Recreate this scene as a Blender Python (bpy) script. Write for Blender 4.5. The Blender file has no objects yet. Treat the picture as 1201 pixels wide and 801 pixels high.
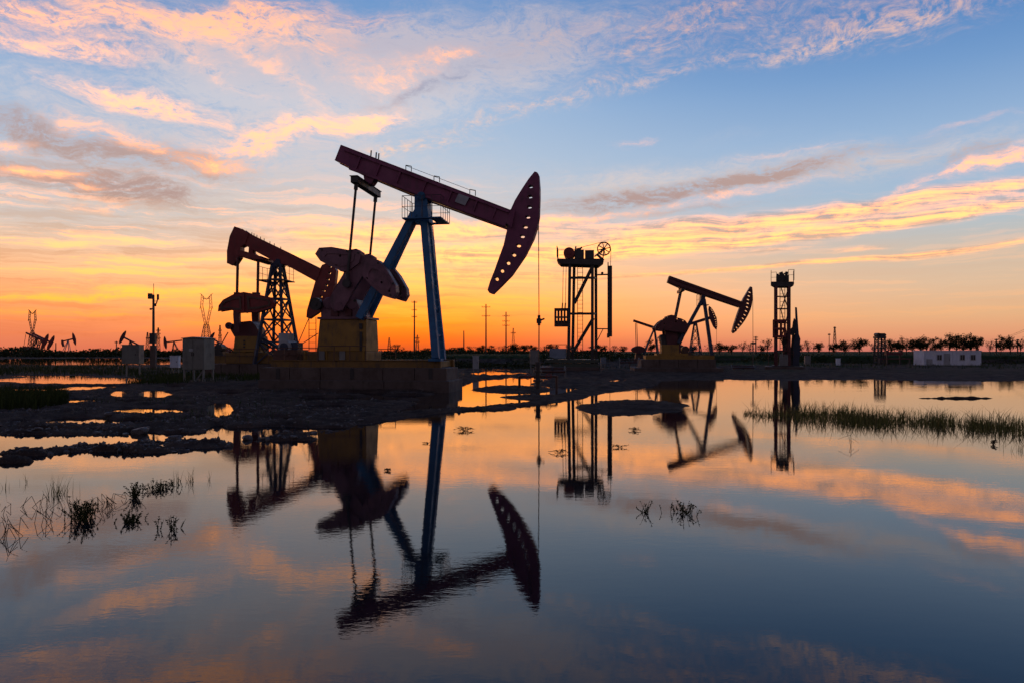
import bpy, math, random
import numpy as np
from mathutils import Vector, geometry
random.seed(7)
rng = np.random.default_rng(11)
R = math.radians
# ---------------------------------------------------------------- camera
FP, CX, HY, CH = 867.0, 600.5, 412.0, 1.9      # focal length in photo pixels, optical axis, horizon row, eye height (m)
scn = bpy.context.scene
col = scn.collection
cam_d = bpy.data.cameras.new('camera'); cam = bpy.data.objects.new('camera', cam_d); col.objects.link(cam)
cam.location = (0, 0, CH); cam.rotation_euler = (R(90), 0, 0)
cam_d.sensor_width = 36; cam_d.lens = 36 * FP / 1201; cam_d.shift_y = (HY - 400.5) / 1201
cam_d.clip_start = 0.1; cam_d.clip_end = 20000
scn.camera = cam
scn.view_settings.view_transform = 'Standard'; scn.view_settings.look = 'None'
scn.view_settings.exposure = 0; scn.view_settings.gamma = 1

def s2l(c):
    return tuple(((v/255)/12.92 if v/255 <= .04045 else ((v/255+.055)/1.055)**2.4) for v in c)
def depth_at(py, z=0.0):            # distance of a point at height z that shows on photo row py
    return FP*(CH-z)/(py-HY)
def W(px, py, Y):
    return Vector(((px-CX)/FP*Y, Y, CH-(py-HY)/FP*Y))
def G(px, py):                       # point on the water level
    return W(px, py, depth_at(py))

# ---------------------------------------------------------------- node helper
class NT:
    def __init__(s, tree): s.t = tree; s.n = tree.nodes; s.l = tree.links
    def put(s, sock, v):
        if isinstance(v, bpy.types.NodeSocket): s.l.new(v, sock)
        elif v is not None: sock.default_value = v
    def m(s, op, a, b=None, c=None, clamp=False):
        n = s.n.new('ShaderNodeMath'); n.operation = op; n.use_clamp = clamp
        for i, v in enumerate((a, b, c)):
            if v is not None: s.put(n.inputs[i], v)
        return n.outputs[0]
    def v(s, op, a, b=None, c=None, out=0):
        n = s.n.new('ShaderNodeVectorMath'); n.operation = op
        for i, q in enumerate((a, b, c)):
            if q is not None: s.put(n.inputs[i], q)
        return n.outputs[out]
    def comb(s, x, y, z):
        n = s.n.new('ShaderNodeCombineXYZ')
        for i, q in enumerate((x, y, z)): s.put(n.inputs[i], q)
        return n.outputs[0]
    def sep(s, v):
        n = s.n.new('ShaderNodeSeparateXYZ'); s.put(n.inputs[0], v); return n.outputs
    def noise(s, vec, scale, detail=4, rough=.55, dist=0., out=0, dim='2D'):
        n = s.n.new('ShaderNodeTexNoise'); n.noise_dimensions = dim; s.put(n.inputs['Vector'], vec)
        n.inputs['Scale'].default_value = scale; n.inputs['Detail'].default_value = detail
        n.inputs['Roughness'].default_value = rough; n.inputs['Distortion'].default_value = dist
        return n.outputs[out]
    def mapping(s, vec, loc=(0,0,0), rot=(0,0,0), sc=(1,1,1), kind='POINT'):
        n = s.n.new('ShaderNodeMapping'); n.vector_type = kind; s.put(n.inputs['Vector'], vec)
        n.inputs['Location'].default_value = loc; n.inputs['Rotation'].default_value = rot; n.inputs['Scale'].default_value = sc
        return n.outputs[0]
    def step(s, x, lo, hi, a=0., b=1.):
        n = s.n.new('ShaderNodeMapRange'); n.interpolation_type = 'SMOOTHSTEP'
        s.put(n.inputs[0], x); n.inputs[1].default_value = lo; n.inputs[2].default_value = hi
        n.inputs[3].default_value = a; n.inputs[4].default_value = b
        return n.outputs[0]
    def ramp(s, x, stops, interp='LINEAR'):
        n = s.n.new('ShaderNodeValToRGB'); s.put(n.inputs[0], x); cr = n.color_ramp; cr.interpolation = interp
        while len(cr.elements) < len(stops): cr.elements.new(.5)
        for e, (p, c) in zip(cr.elements, stops): e.position = p; e.color = (*c[:3], 1)
        return n.outputs[0]
    def mix(s, f, a, b, mode='MIX'):
        n = s.n.new('ShaderNodeMix'); n.data_type = 'RGBA'; n.blend_type = mode
        s.put(n.inputs[0], f)
        for i, q in ((6, a), (7, b)):
            if isinstance(q, tuple): q = (*q[:3], 1)
            s.put(n.inputs[i], q)
        return n.outputs[2]
# ---------------------------------------------------------------- sky (world shader, by direction only)
world = bpy.data.worlds.new('World'); scn.world = world; world.use_nodes = True
wt = NT(world.node_tree); wt.n.clear()
UN = FP/100
def sky_pos(px, py):
    dx = px-CX
    return math.atan2(dx, FP)*UN, math.atan2(HY-py, math.hypot(FP, dx))*UN
def ey(py): return math.atan2(HY-py, FP*1.06)*UN/14.0      # position on an elevation ramp
tc = wt.n.new('ShaderNodeTexCoord')
dirv = wt.v('NORMALIZE', tc.outputs['Generated'])
dx_, dy_, dz_ = wt.sep(dirv)
az = wt.m('MULTIPLY', wt.m('ARCTAN2', dx_, dy_), UN)
el = wt.m('MULTIPLY', wt.m('ABSOLUTE', wt.m('ARCSINE', dz_)), UN)
P = wt.comb(az, el, 0.0)
def offs(vec, nz, ax, ay):           # push vec about by a noise colour
    return wt.v('ADD', vec, wt.v('MULTIPLY', wt.v('SUBTRACT', nz, (.5,.5,.5)), wt.comb(ax, wt.m('MULTIPLY', low, ay), 0)))
low = wt.step(el, .6, 3.6, .22, 1.1)
P1 = offs(P, wt.noise(wt.mapping(P, sc=(1,1.8,1)), .9, 2, .5, out=1), .9, .38)
P2 = offs(P1, wt.noise(wt.mapping(P, sc=(1,1.8,1)), 3.2, 4, .6, out=1), .34, .22)
eln = wt.m('DIVIDE', el, 14.0)
def hot(c, k): r = s2l(c); return (r[0]*k, r[1]*(1+(k-1)*.09), r[2])      # brighter than the picture can show
cool = wt.ramp(eln, [(ey(411), s2l((204,118,104))), (ey(396), s2l((227,155,116))), (ey(372), hot((224,179,134),1.06)), (ey(340), hot((213,189,158),1.1)),
    (ey(305), hot((200,190,172),1.1)), (ey(270), s2l((178,193,202))), (ey(230), s2l((164,188,212))), (ey(170), s2l((150,180,214))),
    (ey(100), s2l((116,156,204))), (ey(30), s2l((84,133,192))), (.5, s2l((52,96,160))), (1., s2l((44,39,48)))])
warm = wt.ramp(eln, [(ey(411), s2l((232,92,40))), (ey(398), hot((246,114,26),1.15)), (ey(377), hot((255,156,32),1.6)), (ey(350), hot((255,188,72),1.8)),
    (ey(322), hot((252,204,126),1.5)), (ey(290), hot((240,210,166),1.3)), (ey(255), hot((214,206,198),1.08)), (ey(200), s2l((190,202,216))),
    (ey(110), s2l((164,190,220))), (ey(30), s2l((116,158,208))), (.5, s2l((52,96,160))), (1., s2l((44,39,48)))])
back = wt.ramp(eln, [(0., s2l((132,112,114))), (.1, s2l((142,124,132))), (.25, s2l((108,108,130))), (.5, s2l((50,60,90))), (1., s2l((44,39,48)))])
aw = wt.m('SUBTRACT', az, sky_pos(460, 400)[0])
gl = wt.m('POWER', .3679, wt.m('POWER', wt.m('ABSOLUTE', wt.m('DIVIDE', aw, 3.2)), 2.0))
lf = wt.step(az, sky_pos(650,0)[0], sky_pos(280,0)[0], 0., .5)
base = wt.mix(wt.m('MAXIMUM', gl, lf), cool, warm)
# the left horizon is pinker than the glow
base = wt.mix(wt.m('MULTIPLY', wt.step(az, sky_pos(330,0)[0], sky_pos(-60,0)[0]), wt.step(el, .95, .0, 0., .7)), base, s2l((232,128,92)))

def strokes(vec, lst):
    acc = None; last = None
    for (px, py, a, b, ang, st) in sorted(lst, key=lambda q: q[4]):
        x, y = sky_pos(px, py); ca, sa = math.cos(R(ang)), math.sin(R(ang)); a /= 100; b /= 100
        if ang != last:                  # vec turned so that its x runs along the stroke
            v0 = vec if acc is None else wt.v('MULTIPLY_ADD', wt.comb(acc, 0, 0), (1e-9,)*3, vec)   # keeps the shader compiler's stack short
            q = wt.comb(wt.v('DOT_PRODUCT', v0, (ca, sa, 0), out=1), wt.v('DOT_PRODUCT', v0, (-sa, ca, 0), out=1), 0.); last = ang
        u = wt.v('MULTIPLY_ADD', q, (1/a, 1/b, 0), (-(ca*x+sa*y)/a, (sa*x-ca*y)/b, 0))
        g = wt.m('POWER', .3679, wt.v('DOT_PRODUCT', u, u, out=1))
        acc = wt.m('MULTIPLY', g, st) if acc is None else wt.m('MULTIPLY_ADD', g, st, acc)
    return acc
veil = strokes(P1, [(330,62,230,48,-3,.9), (470,80,150,50,14,.8), (180,150,230,48,-5,.7), (620,58,150,36,12,.6), (120,215,240,38,-3,.6),
    (420,215,150,35,4,.5), (885,203,170,20,5,.75), (1075,188,130,13,5,.55), (640,215,120,20,4,.35), (900,22,240,26,6,.3), (300,250,320,26,0,.45), (860,160,60,8,4,.2), (730,212,60,12,4,.5), (300,100,120,40,-18,.5)])
lit = strokes(P2, [(165,27,165,17,7,1.0), (290,12,60,12,10,.8), (62,57,85,10,5,1.0), (30,5,45,8,4,.6), (300,45,120,18,-4,.35), (370,48,70,20,8,.25),
    (260,85,65,8,-24,.5), (318,88,62,9,-24,.6), (165,118,66,13,-2,1.05), (215,132,50,12,-10,.5), (132,161,55,8,-14,.8), (335,155,85,14,14,1.05), (395,142,50,8,16,.7),
    (300,178,55,9,8,.6), (258,196,48,7,2,.75), (50,201,34,5,4,1.), (96,216,14,3,3,1.), (10,170,30,7,6,.7), (130,243,42,6,4,.5), (45,232,22,5,4,.5),
    (420,138,42,10,5,.75), (500,76,75,12,14,.45), (470,95,55,8,14,.4), (545,68,26,5,5,.65), (420,20,60,14,8,.25), (390,80,60,20,-12,.25),
    (1180,184,42,9,9,.95), (1078,219,62,4,15,.5), (850,231,120,5,6,.5), (940,178,70,3,4,.3), (1125,146,40,4,3,.3), (736,169,22,4,2,.4),
    (560,262,150,6,2,.9), (470,272,110,6,3,.9), (560,290,150,5,2,.9), (430,300,100,5,3,.75), (540,308,120,4,2,.7), (585,330,90,3.5,2,.5), (470,325,120,4,2,.5),
    (340,262,110,7,5,.4), (300,300,140,5,5,.5), (90,349,170,4.5,4,.95), (230,338,80,4,5,.6), (40,366,110,3.5,2,.7), (260,356,110,4,3,.6), (140,318,150,4,4,.4), (110,285,120,4,3,.3)])
bands = strokes(P1, [(1000,246,310,8,4.6,1.3), (900,279,270,8,5.,1.1), (700,291,130,7,4,.9), (1120,252,160,6,4.5,.8), (960,309,330,3.,2.8,.85), (520,272,170,11,2,1.0), (540,300,190,9,2,.95), (600,325,150,6,2,.7), (440,320,130,5,2,.6), (400,285,80,8,3,.5), (910,294,40,4,2,.55), (1020,291,40,4,3,.55), (1130,297,60,3,3,.5), (800,262,120,6,4,.6)])
cell = strokes(P1, [(620,126,115,10,13,1.0), (765,97,55,8,13,.85), (500,170,80,10,8,.85), (450,178,40,8,5,.6), (820,20,110,20,8,.85), (960,26,120,24,6,.6), (900,64,65,8,4,.75), (1110,10,90,16,6,.75),
    (1010,32,60,12,5,.7), (640,48,80,12,12,.5), (430,130,40,12,10,.5), (930,283,120,7,4,.5), (1120,296,60,5,3,.45), (760,60,60,16,10,.5), (1090,45,60,6,4,.3)])
shade = strokes(P2, [(880,212,135,9,8,1.25), (690,238,65,12,4,.95), (770,226,70,8,6,.7), (920,206,55,9,3,.5), (145,178,135,15,-7,1.15), (55,207,110,14,-4,1.1), (165,225,75,14,-8,.9),
    (600,60,140,30,12,.6), (30,150,70,14,-20,.6), (490,105,80,8,14,.8), (420,60,70,14,10,.4), (240,188,60,9,-2,.6), (1122,188,22,8,5,.6), (1060,192,60,5,5,.35), (1158,174,12,7,10,.5),
    (860,268,200,5,5.,.6), (780,250,120,4,4,.5), (560,278,120,4,2,.5), (80,270,120,7,3,.5), (180,300,160,6,3,.45), (60,332,130,8,2,.5), (390,275,60,6,-3,.5), (190,372,200,5,2,.5), (360,322,90,5,4,.45), (640,300,110,4,3,.4), (40,390,130,5,1,.4)])
nst = wt.noise(wt.mapping(P2, rot=(0,0,R(-7)), sc=(1.1,5.5,1)), 1.5, 6, .64)
nfi = wt.noise(wt.mapping(P1, rot=(0,0,R(-10)), sc=(1,2.4,1)), 5.0, 7, .72)
nff = wt.noise(wt.mapping(P2, rot=(0,0,R(-16)), sc=(1,4.5,1)), 6.5, 5, .68)
ncl = wt.noise(wt.mapping(P1, rot=(0,0,R(-12)), sc=(1,1.7,1)), 9.0, 5, .66)
tex = wt.m('ADD', wt.m('MULTIPLY', wt.m('SUBTRACT', nst, .5), 1.5), wt.m('ADD', wt.m('MULTIPLY', wt.m('SUBTRACT', nfi, .5), 1.9), wt.m('MULTIPLY', wt.m('SUBTRACT', nff, .5), 1.3)))
nbn = wt.noise(wt.mapping(P1, rot=(0,0,R(-5.2)), sc=(.7,13,1)), 1.7, 6, .66)
bt = wt.m('ADD', wt.m('MULTIPLY', wt.m('SUBTRACT', nbn, .5), 3.2), wt.m('MULTIPLY', wt.m('SUBTRACT', nfi, .5), 1.6))
bd = wt.step(wt.m('MULTIPLY', bands, wt.m('ADD', .66, bt)), .0, 1.4)
bsd = wt.step(wt.m('MULTIPLY', bands, wt.m('SUBTRACT', .9, bt)), .1, 1.4)
vd = wt.step(wt.m('MULTIPLY', veil, wt.m('MULTIPLY_ADD', tex, .8, 1.)), .0, 1.2)
ld = wt.step(wt.m('MULTIPLY', lit, wt.m('MULTIPLY_ADD', tex, 1.12, .88)), .0, 1.5)
cd = wt.step(wt.m('MULTIPLY', cell, wt.m('ADD', .5, wt.m('ADD', wt.m('MULTIPLY', wt.m('SUBTRACT', ncl, .5), 2.1), wt.m('MULTIPLY', tex, .6)))), .0, 1.4)
sd = wt.step(wt.m('MULTIPLY', shade, wt.m('MULTIPLY_ADD', tex, 1.1, .95)), .0, 1.6)
# thin streaks in the low sky, stronger on the left
nlo = wt.noise(wt.mapping(P2, rot=(0,0,R(-3)), sc=(.55,9,1)), 1.3, 5, .6)
lo_w = wt.m('MULTIPLY', wt.m('MULTIPLY', wt.step(el, .1, .5), wt.step(el, 2.2, 1.0)), wt.step(az, sky_pos(760,0)[0], sky_pos(480,0)[0], .12, 1.))
lo_l = wt.m('MULTIPLY', wt.step(nlo, .5, .68), wt.m('MULTIPLY', lo_w, .6)); lo_s = wt.m('MULTIPLY', wt.step(nlo, .5, .34), wt.m('MULTIPLY', lo_w, .42))
litc = wt.ramp(eln, [(ey(405), hot((255,140,40),1.3)), (ey(375), hot((255,180,56),1.7)), (ey(345), hot((255,210,80),2.2)), (ey(300), hot((255,228,132),2.4)), (ey(255), hot((255,228,150),2.4)),
    (ey(190), hot((255,218,158),1.8)), (ey(120), hot((253,226,186),1.6)), (ey(60), hot((251,210,166),1.5)), (ey(10), hot((249,202,158),1.4)), (1., s2l((190,160,160)))])
cellc = wt.ramp(eln, [(ey(330), s2l((250,204,150))), (ey(180), hot((244,212,184),1.15)), (ey(90), hot((236,206,188),1.1)), (ey(15), hot((232,188,166),1.1)), (1., s2l((170,150,160)))])
shc = wt.ramp(eln, [(ey(405), s2l((214,96,48))), (ey(375), s2l((226,122,64))), (ey(330), s2l((224,150,104))), (ey(275), s2l((210,164,128))), (ey(235), s2l((182,150,142))),
    (ey(200), s2l((184,154,146))), (ey(160), s2l((178,160,164))), (ey(60), s2l((160,168,194))), (1., s2l((110,110,140)))])
veilc = wt.ramp(eln, [(ey(330), s2l((250,190,130))), (ey(250), s2l((224,206,192))), (ey(190), s2l((220,206,204))), (ey(120), s2l((216,210,214))), (ey(40), s2l((214,198,200))), (1., s2l((120,130,160)))])
c = wt.mix(wt.m('MULTIPLY', vd, .74), base, veilc)
c = wt.mix(lo_s, c, shc); c = wt.mix(lo_l, c, litc)
c = wt.mix(wt.m('MULTIPLY', sd, .9), c, shc)
c = wt.mix(wt.m('MULTIPLY', bsd, .6), c, shc)
c = wt.mix(wt.m('MULTIPLY', bd, .95), c, litc)
c = wt.mix(wt.m('MULTIPLY', cd, .8), c, cellc)
c = wt.mix(wt.m('MULTIPLY', ld, .95), c, litc)
front = wt.step(dy_, -.1, .55)
zen = wt.step(el, 4.2, 6.5, 1., 0.)
c = wt.mix(wt.m('MULTIPLY', front, zen), wt.mix(front, back, base), c)
bg = wt.n.new('ShaderNodeBackground'); wt.put(bg.inputs[0], c); bg.inputs[1].default_value = 1.0
wo = wt.n.new('ShaderNodeOutputWorld'); wt.l.new(bg.outputs[0], wo.inputs[0])
world.cycles.sampling_method = 'NONE'
scn.cycles.max_bounces = 5; scn.cycles.diffuse_bounces = 2; scn.cycles.glossy_bounces = 3; scn.cycles.adaptive_threshold = .02
# the sun has just gone down behind the derricks: only a last weak warm ray
sl = bpy.data.lights.new('sun', 'SUN'); so = bpy.data.objects.new('sun', sl); col.objects.link(so)
sl.energy = .05; sl.angle = R(2.5); sl.color = (1., .55, .25)
saz, sel = math.atan2(455-CX, FP), R(.6)
so.rotation_euler = (R(90)-sel, 0, -saz + math.pi)
so.location = (-60, 300, 30)
# ---------------------------------------------------------------- water
def tagged(o, label=None, cat=None, group=None, kind=None):
    if label: o['label'] = label
    if cat: o['category'] = cat
    if group: o['group'] = group
    if kind: o['kind'] = kind
    return o
def new_mat(name):
    m = bpy.data.materials.new(name); m.use_nodes = True
    return m, NT(m.node_tree), m.node_tree.nodes['Principled BSDF']
wm, wn, wb = new_mat('pond_water')
wb.inputs['Base Color'].default_value = (.010, .010, .013, 1); wb.inputs['Roughness'].default_value = .02
wb.inputs['IOR'].default_value = 1.33
gp = wn.n.new('ShaderNodeNewGeometry').outputs['Position']
calm = wn.step(wn.noise(wn.mapping(gp, sc=(.16,.4,1)), 1., 3, .55), .36, .66, .35, 1.)
h1 = wn.noise(wn.mapping(gp, sc=(4.5,9,1)), 1., 3, .55)
h2 = wn.noise(wn.mapping(gp, rot=(0,0,R(12)), sc=(1.1,2.6,1)), 1., 2, .5)
h3 = wn.noise(wn.mapping(gp, rot=(0,0,R(-8)), sc=(16,34,1)), 1., 2, .5)
hs = wn.m('ADD', wn.m('MULTIPLY', wn.m('ADD', h1, wn.m('MULTIPLY', h3, .36)), calm), wn.m('MULTIPLY', h2, .7))
bp = wn.n.new('ShaderNodeBump'); bp.inputs['Strength'].default_value = 1.; bp.inputs['Distance'].default_value = .0005
wn.put(bp.inputs['Height'], hs); wn.l.new(bp.outputs[0], wb.inputs['Normal'])
def mesh_obj(name, vs, fs, mat, parent=None):
    me = bpy.data.meshes.new(name); me.from_pydata(vs, [], fs); me.update()
    if mat: me.materials.append(mat)
    o = bpy.data.objects.new(name, me); col.objects.link(o)
    if parent: o.parent = parent
    return o
wtr = mesh_obj('water', [(-6000,-60,0),(6000,-60,0),(6000,7000,0),(-6000,7000,0)], [(0,1,2,3)], wm)
tagged(wtr, kind='structure')
# ---------------------------------------------------------------- noise for the terrain
def vnoise(x, y, seed=0):
    xi = np.floor(x).astype(np.int64); yi = np.floor(y).astype(np.int64); fx = x-xi; fy = y-yi
    fx = fx*fx*(3-2*fx); fy = fy*fy*(3-2*fy)
    def h(a, b):
        n = (a*374761393 + b*668265263 + seed*1442695041) & 0xffffffff
        n = ((n ^ (n >> 13))*1274126177) & 0xffffffff
        return ((n ^ (n >> 16)) & 0xffff)/65535.0
    return (h(xi,yi)*(1-fx)+h(xi+1,yi)*fx)*(1-fy)+(h(xi,yi+1)*(1-fx)+h(xi+1,yi+1)*fx)*fy
def fbm(x, y, octv=4, seed=0, gain=.5):
    t = np.zeros_like(x); a = 1.; s = 0.
    for k in range(octv):
        t += a*vnoise(x*2**k+k*17.3, y*2**k-k*9.1, seed+k); s += a; a *= gain
    return t/s-.5
def sst(x, a, b):
    t = np.clip((x-a)/(b-a), 0, 1); return t*t*(3-2*t)
# ---------------------------------------------------------------- the land: mud banks, spits, puddles, far embankment
SHX = [-900,-300,0,60,130,200,260,330,400,430,455,500,530,560,620,700,760,840,900,1000,1100,1201,1500,2100]
SHY = [520,514,513,515,519,522,517,512,504,496,487,468,459,446,444,445,447,446,447,446,447,448,449,450]
ISLES = [(125,529,95,5.5),(40,532,45,2.6),(12,541,26,2.2),(742,478,74,9.5),(602,457,48,3.6),(1120,467,52,.12),(560,479,40,1.6),
         (675,449,50,4.5),(640,466,52,3.),(330,516,40,3),(235,522,40,3.5)]
SPIT = [(425,494,4.5),(480,486,3.4),(530,481,1.8),(580,478,1.6),(625,473,2.4),(665,465,5.),(705,456,6.),(760,449,5.)]
PUDDLES = [(108,424,160,3.8),(88,446,92,4.),(60,441,50,1.2),(96,470,17,2.2),(140,462,9,3.8),(181,462,19,4.2),(178,482,42,3.6),(258,481,15,9),(95,492,34,1.7),
           (35,516,100,3.2),(578,431,56,3.4),(572,438,52,2.7),(724,432,22,1.8),(875,434,34,2.2),(1085,428.5,130,.8),(255,505,12,5.5),(300,503,30,1.6),(850,428,30,.9),
           (210,475,16,1.2),(330,492,26,2.),(1000,436,60,.7),(150,494,30,1.1),(-80,446,60,3),(205,454,10,1.5),(268,462,14,2.),(1165,450,60,1.6),(520,462,10,2.5),(760,437,30,1.),(60,505,40,1.1)]
def land_height(X, Y):
    px = CX+FP*X/Y; py = HY+FP*CH/Y
    rel = np.clip(Y/16., .5, 60.)
    nA = fbm(X/1.2, Y/1.9, 5, 3, .62); nB = fbm(X/.42, Y/.6, 3, 9)
    wob = nA*1.0+nB*.4
    sh = np.interp(px, SHX, SHY)
    v = (sh-py)/(6.+.12*(py-HY)) + wob*(1.1-.62*sst(px, 700, 800))                 # >0 on land
    v = np.minimum(v, 1.6)
    for (cx, cy, ax, ay) in ISLES:
        q = 1-np.sqrt(((px-cx)/ax)**2+((py-cy)/ay)**2)
        v = np.maximum(v, np.where(q > -1, q*.9+(.14 if ay < 6 else 0)+wob*(.5 if ay > 1.5 else .25), -9))
    for (a, b) in zip(SPIT, SPIT[1:]):
        t = np.clip(((px-a[0])*(b[0]-a[0])+(py-a[1])*(b[1]-a[1])*9)/((b[0]-a[0])**2+(b[1]-a[1])**2*9), 0, 1)
        w = a[2]+(b[2]-a[2])*t
        q = 1-np.sqrt(((px-a[0]-(b[0]-a[0])*t)/(w*3))**2+((py-a[1]-(b[1]-a[1])*t)/w)**2)
        v = np.maximum(v, np.where(q > -1, q*.9+wob*.5, -9))
    for (cx, cy, ax, ay) in PUDDLES:
        q = 1-np.sqrt(((px-cx)/ax)**2+((py-cy)/ay)**2)
        v = np.where(q > -1.5, np.minimum(v, .05-q*1.7+wob*.9), v)
    z = -.14+.175*sst(v, -.35, .35)+.035*sst(v, .3, 1.3)
    rough = (fbm(X/.2, Y/.2, 4, 21, .72)*.125-np.abs(fbm(X/.9, Y/.9, 5, 33, .62))*.15+.035)*np.clip(1.2-.4*sst(Y, 20, 40), 0, 2)
    low = fbm(X/3.6, Y/1.5, 3, 61)                                   # hollows that hold water
    z = z+rough*sst(v, -.1, .5)*np.where(py > 449, 1, .6)-sst(low, .05, .16)*.15*np.where((px < 560) & (py > 452), 1, .0)
    # ground round the wells, behind the first pump and along the right
    z += .22*sst(Y, 30, 44)*sst(v, .1, .9)*sst(px, 150, 330)
    # the raised bank across the back
    wx = sst(px, 250, 560)
    e = sst(Y, 92, 104)*wx
    z += e*(1.02+.12*fbm(X/7, Y/9, 3, 5))*sst(v, .2, 1.)
    return z, v
NC = 1000
ys = np.concatenate([np.geomspace(1.5, 9, 24)[:-1], np.geomspace(9, 42, 330)[:-1], np.geomspace(42, 130, 130)[:-1], np.geomspace(130, 6500, 110)]); ts = np.linspace(-1.25, 1.25, NC)
YY, TT = np.meshgrid(ys, ts, indexing='ij'); XX = YY*TT
ZZ, VV = land_height(XX, YY)
ZZ[:3] = -.3
def grid_obj(name, X, Y, Z, mat, attr=None):
    nr, nc = X.shape
    me = bpy.data.meshes.new(name)
    co = np.stack([X, Y, Z], -1).reshape(-1, 3).astype(np.float32)
    i = (np.arange(nr-1)[:, None]*nc+np.arange(nc-1)[None, :]).ravel()
    q = np.stack([i, i+1, i+nc+1, i+nc], -1).astype(np.int32)
    # faces that lie deep under the water are left out
    keep = (Z.ravel()[q] > -.135).any(1); q = q[keep]
    me.vertices.add(len(co)); me.vertices.foreach_set('co', co.ravel())
    me.loops.add(q.size); me.loops.foreach_set('vertex_index', q.ravel())
    me.polygons.add(len(q)); me.polygons.foreach_set('loop_start', np.arange(0, q.size, 4, dtype=np.int32)); me.polygons.foreach_set('loop_total', np.full(len(q), 4, np.int32))
    me.polygons.foreach_set('use_smooth', np.ones(len(q), bool))
    me.update(calc_edges=True); me.validate()
    me.materials.append(mat)
    o = bpy.data.objects.new(name, me); col.objects.link(o); return o
mud, mn, mb = new_mat('wet_mud')
gp = mn.n.new('ShaderNodeNewGeometry').outputs['Position']
n1 = mn.noise(gp, 1.3, 5, .6, dim='3D'); n2 = mn.noise(gp, 14., 4, .65, dim='3D'); n3 = mn.noise(mn.mapping(gp, sc=(.06,.03,1)), 1., 3, .5, dim='3D')
cm = mn.ramp(n1, [(.3, (.048,.032,.025)), (.5, (.092,.062,.049)), (.72, (.16,.115,.092))])
cm = mn.mix(mn.m('MULTIPLY', n2, .5), cm, (.034,.024,.020))
spk = mn.noise(gp, 30., 3, .7, dim='3D'); cm = mn.mix(mn.step(spk, .56, .7, 0., .55), cm, (.20,.15,.125))
zz = mn.sep(gp)[2]; yy = mn.sep(gp)[1]
cg = mn.ramp(n2, [(.3, (.018,.028,.008)), (.7, (.05,.065,.02))])
gf = mn.m('MULTIPLY', mn.step(n3, .42, .6), mn.m('MULTIPLY', mn.step(yy, 38., 70.), mn.step(zz, .2, .35)))
cm = mn.mix(mn.m('MAXIMUM', gf, mn.step(zz, .7, 1.)), cm, cg)
mn.put(mb.inputs['Base Color'], cm)
mn.put(mb.inputs['Roughness'], mn.step(mn.m('ADD', zz, mn.m('MULTIPLY', n1, .05)), .0, .05, .5, .95)); mb.inputs['Specular IOR Level'].default_value = .04
b_ = mn.n.new('ShaderNodeBump'); b_.inputs['Strength'].default_value = 1.; b_.inputs['Distance'].default_value = .05
mn.put(b_.inputs['Height'], mn.m('ADD', n2, mn.m('MULTIPLY', mn.noise(gp, 45., 3, .6, dim='3D'), .4))); mn.l.new(b_.outputs[0], mb.inputs['Normal'])
tagged(grid_obj('ground', XX, YY, ZZ, mud), kind='structure')
def ground_z(x, y):
    return float(land_height(np.array([float(x)]), np.array([float(y)]))[0][0])
# ---------------------------------------------------------------- materials
def paint(name, c, worn=.3, rough=.5, metal=0., dirt=(.05,.04,.035)):
    m, n, b = new_mat(name)
    tco = n.n.new('ShaderNodeTexCoord').outputs['Object']
    a = n.noise(tco, 1.7, 6, .65, dim='3D'); s = n.noise(n.mapping(tco, sc=(3.,3.,.5)), 2.2, 4, .6, dim='3D')
    f = n.step(n.m('ADD', n.m('MULTIPLY', a, .6), n.m('MULTIPLY', s, .4)), .47, .66, 0., worn)
    c2 = tuple(v*.8 for v in c)
    fade = n.step(n.noise(n.mapping(tco, (3,1,2)), .9, 5, .6, dim='3D'), .5, .72, 0., .55)
    c3 = tuple(min(.8, v*1.35+.012) for v in c)
    n.put(b.inputs['Base Color'], n.mix(f, n.mix(fade, n.mix(n.noise(tco, 9., 3, .5, dim='3D'), c, c2), c3), dirt))
    n.put(b.inputs['Roughness'], n.step(a, .2, .8, rough-.12, rough+.2)); b.inputs['Metallic'].default_value = metal
    return m
M = {k: paint(k.replace(' ', '_')+'_paint', *v) for k, v in {
    'plum': ((.21,.036,.105), .5), 'yellow_dirty': ((.20,.105,.013), .7), 'maroon': ((.105,.016,.020), .4), 'red': ((.22,.020,.018), .4), 'blue': ((.010,.125,.29), .4), 'navy': ((.02,.035,.075), .3),
    'ochre': ((.30,.155,.012), .6), 'mauve': ((.20,.085,.115), .55), 'rust': ((.10,.040,.024), .5), 'dark': ((.030,.026,.026), .3), 'grey': ((.20,.20,.19), .35),
    'pale': ((.36,.38,.39), .35), 'white': ((.72,.78,.88), .2), 'bluegrey': ((.22,.28,.36), .3), 'cabinet': ((.17,.175,.15), .45), 'greendark': ((.05,.07,.05), .4)}.items()}
M['steel'] = paint('dark_steel', (.07,.065,.06), .3, .4, .6); M['cable'] = paint('wire_rope', (.05,.045,.04), .2, .5, .5)
M['concrete'] = paint('stained_concrete', (.115,.085,.070), .7, .8, 0., (.07,.045,.035)); M['concrete_low'] = paint('muddy_concrete', (.10,.075,.064), .8, .8, 0., (.06,.045,.038))
M['bark'] = paint('bark', (.05,.036,.026), .3, .85); M['window'] = paint('dark_glass', (.02,.025,.03), .1, .15); M['trim'] = paint('window_trim', (.5,.52,.55), .2)
def leafmat(name, a, b2):
    m, n, b = new_mat(name)
    oi = n.n.new('ShaderNodeNewGeometry').outputs['Random Per Island']
    n.put(b.inputs['Base Color'], n.ramp(oi, [(0., a), (1., b2)])); b.inputs['Roughness'].default_value = .8; b.inputs['Specular IOR Level'].default_value = .1
    return m
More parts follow.
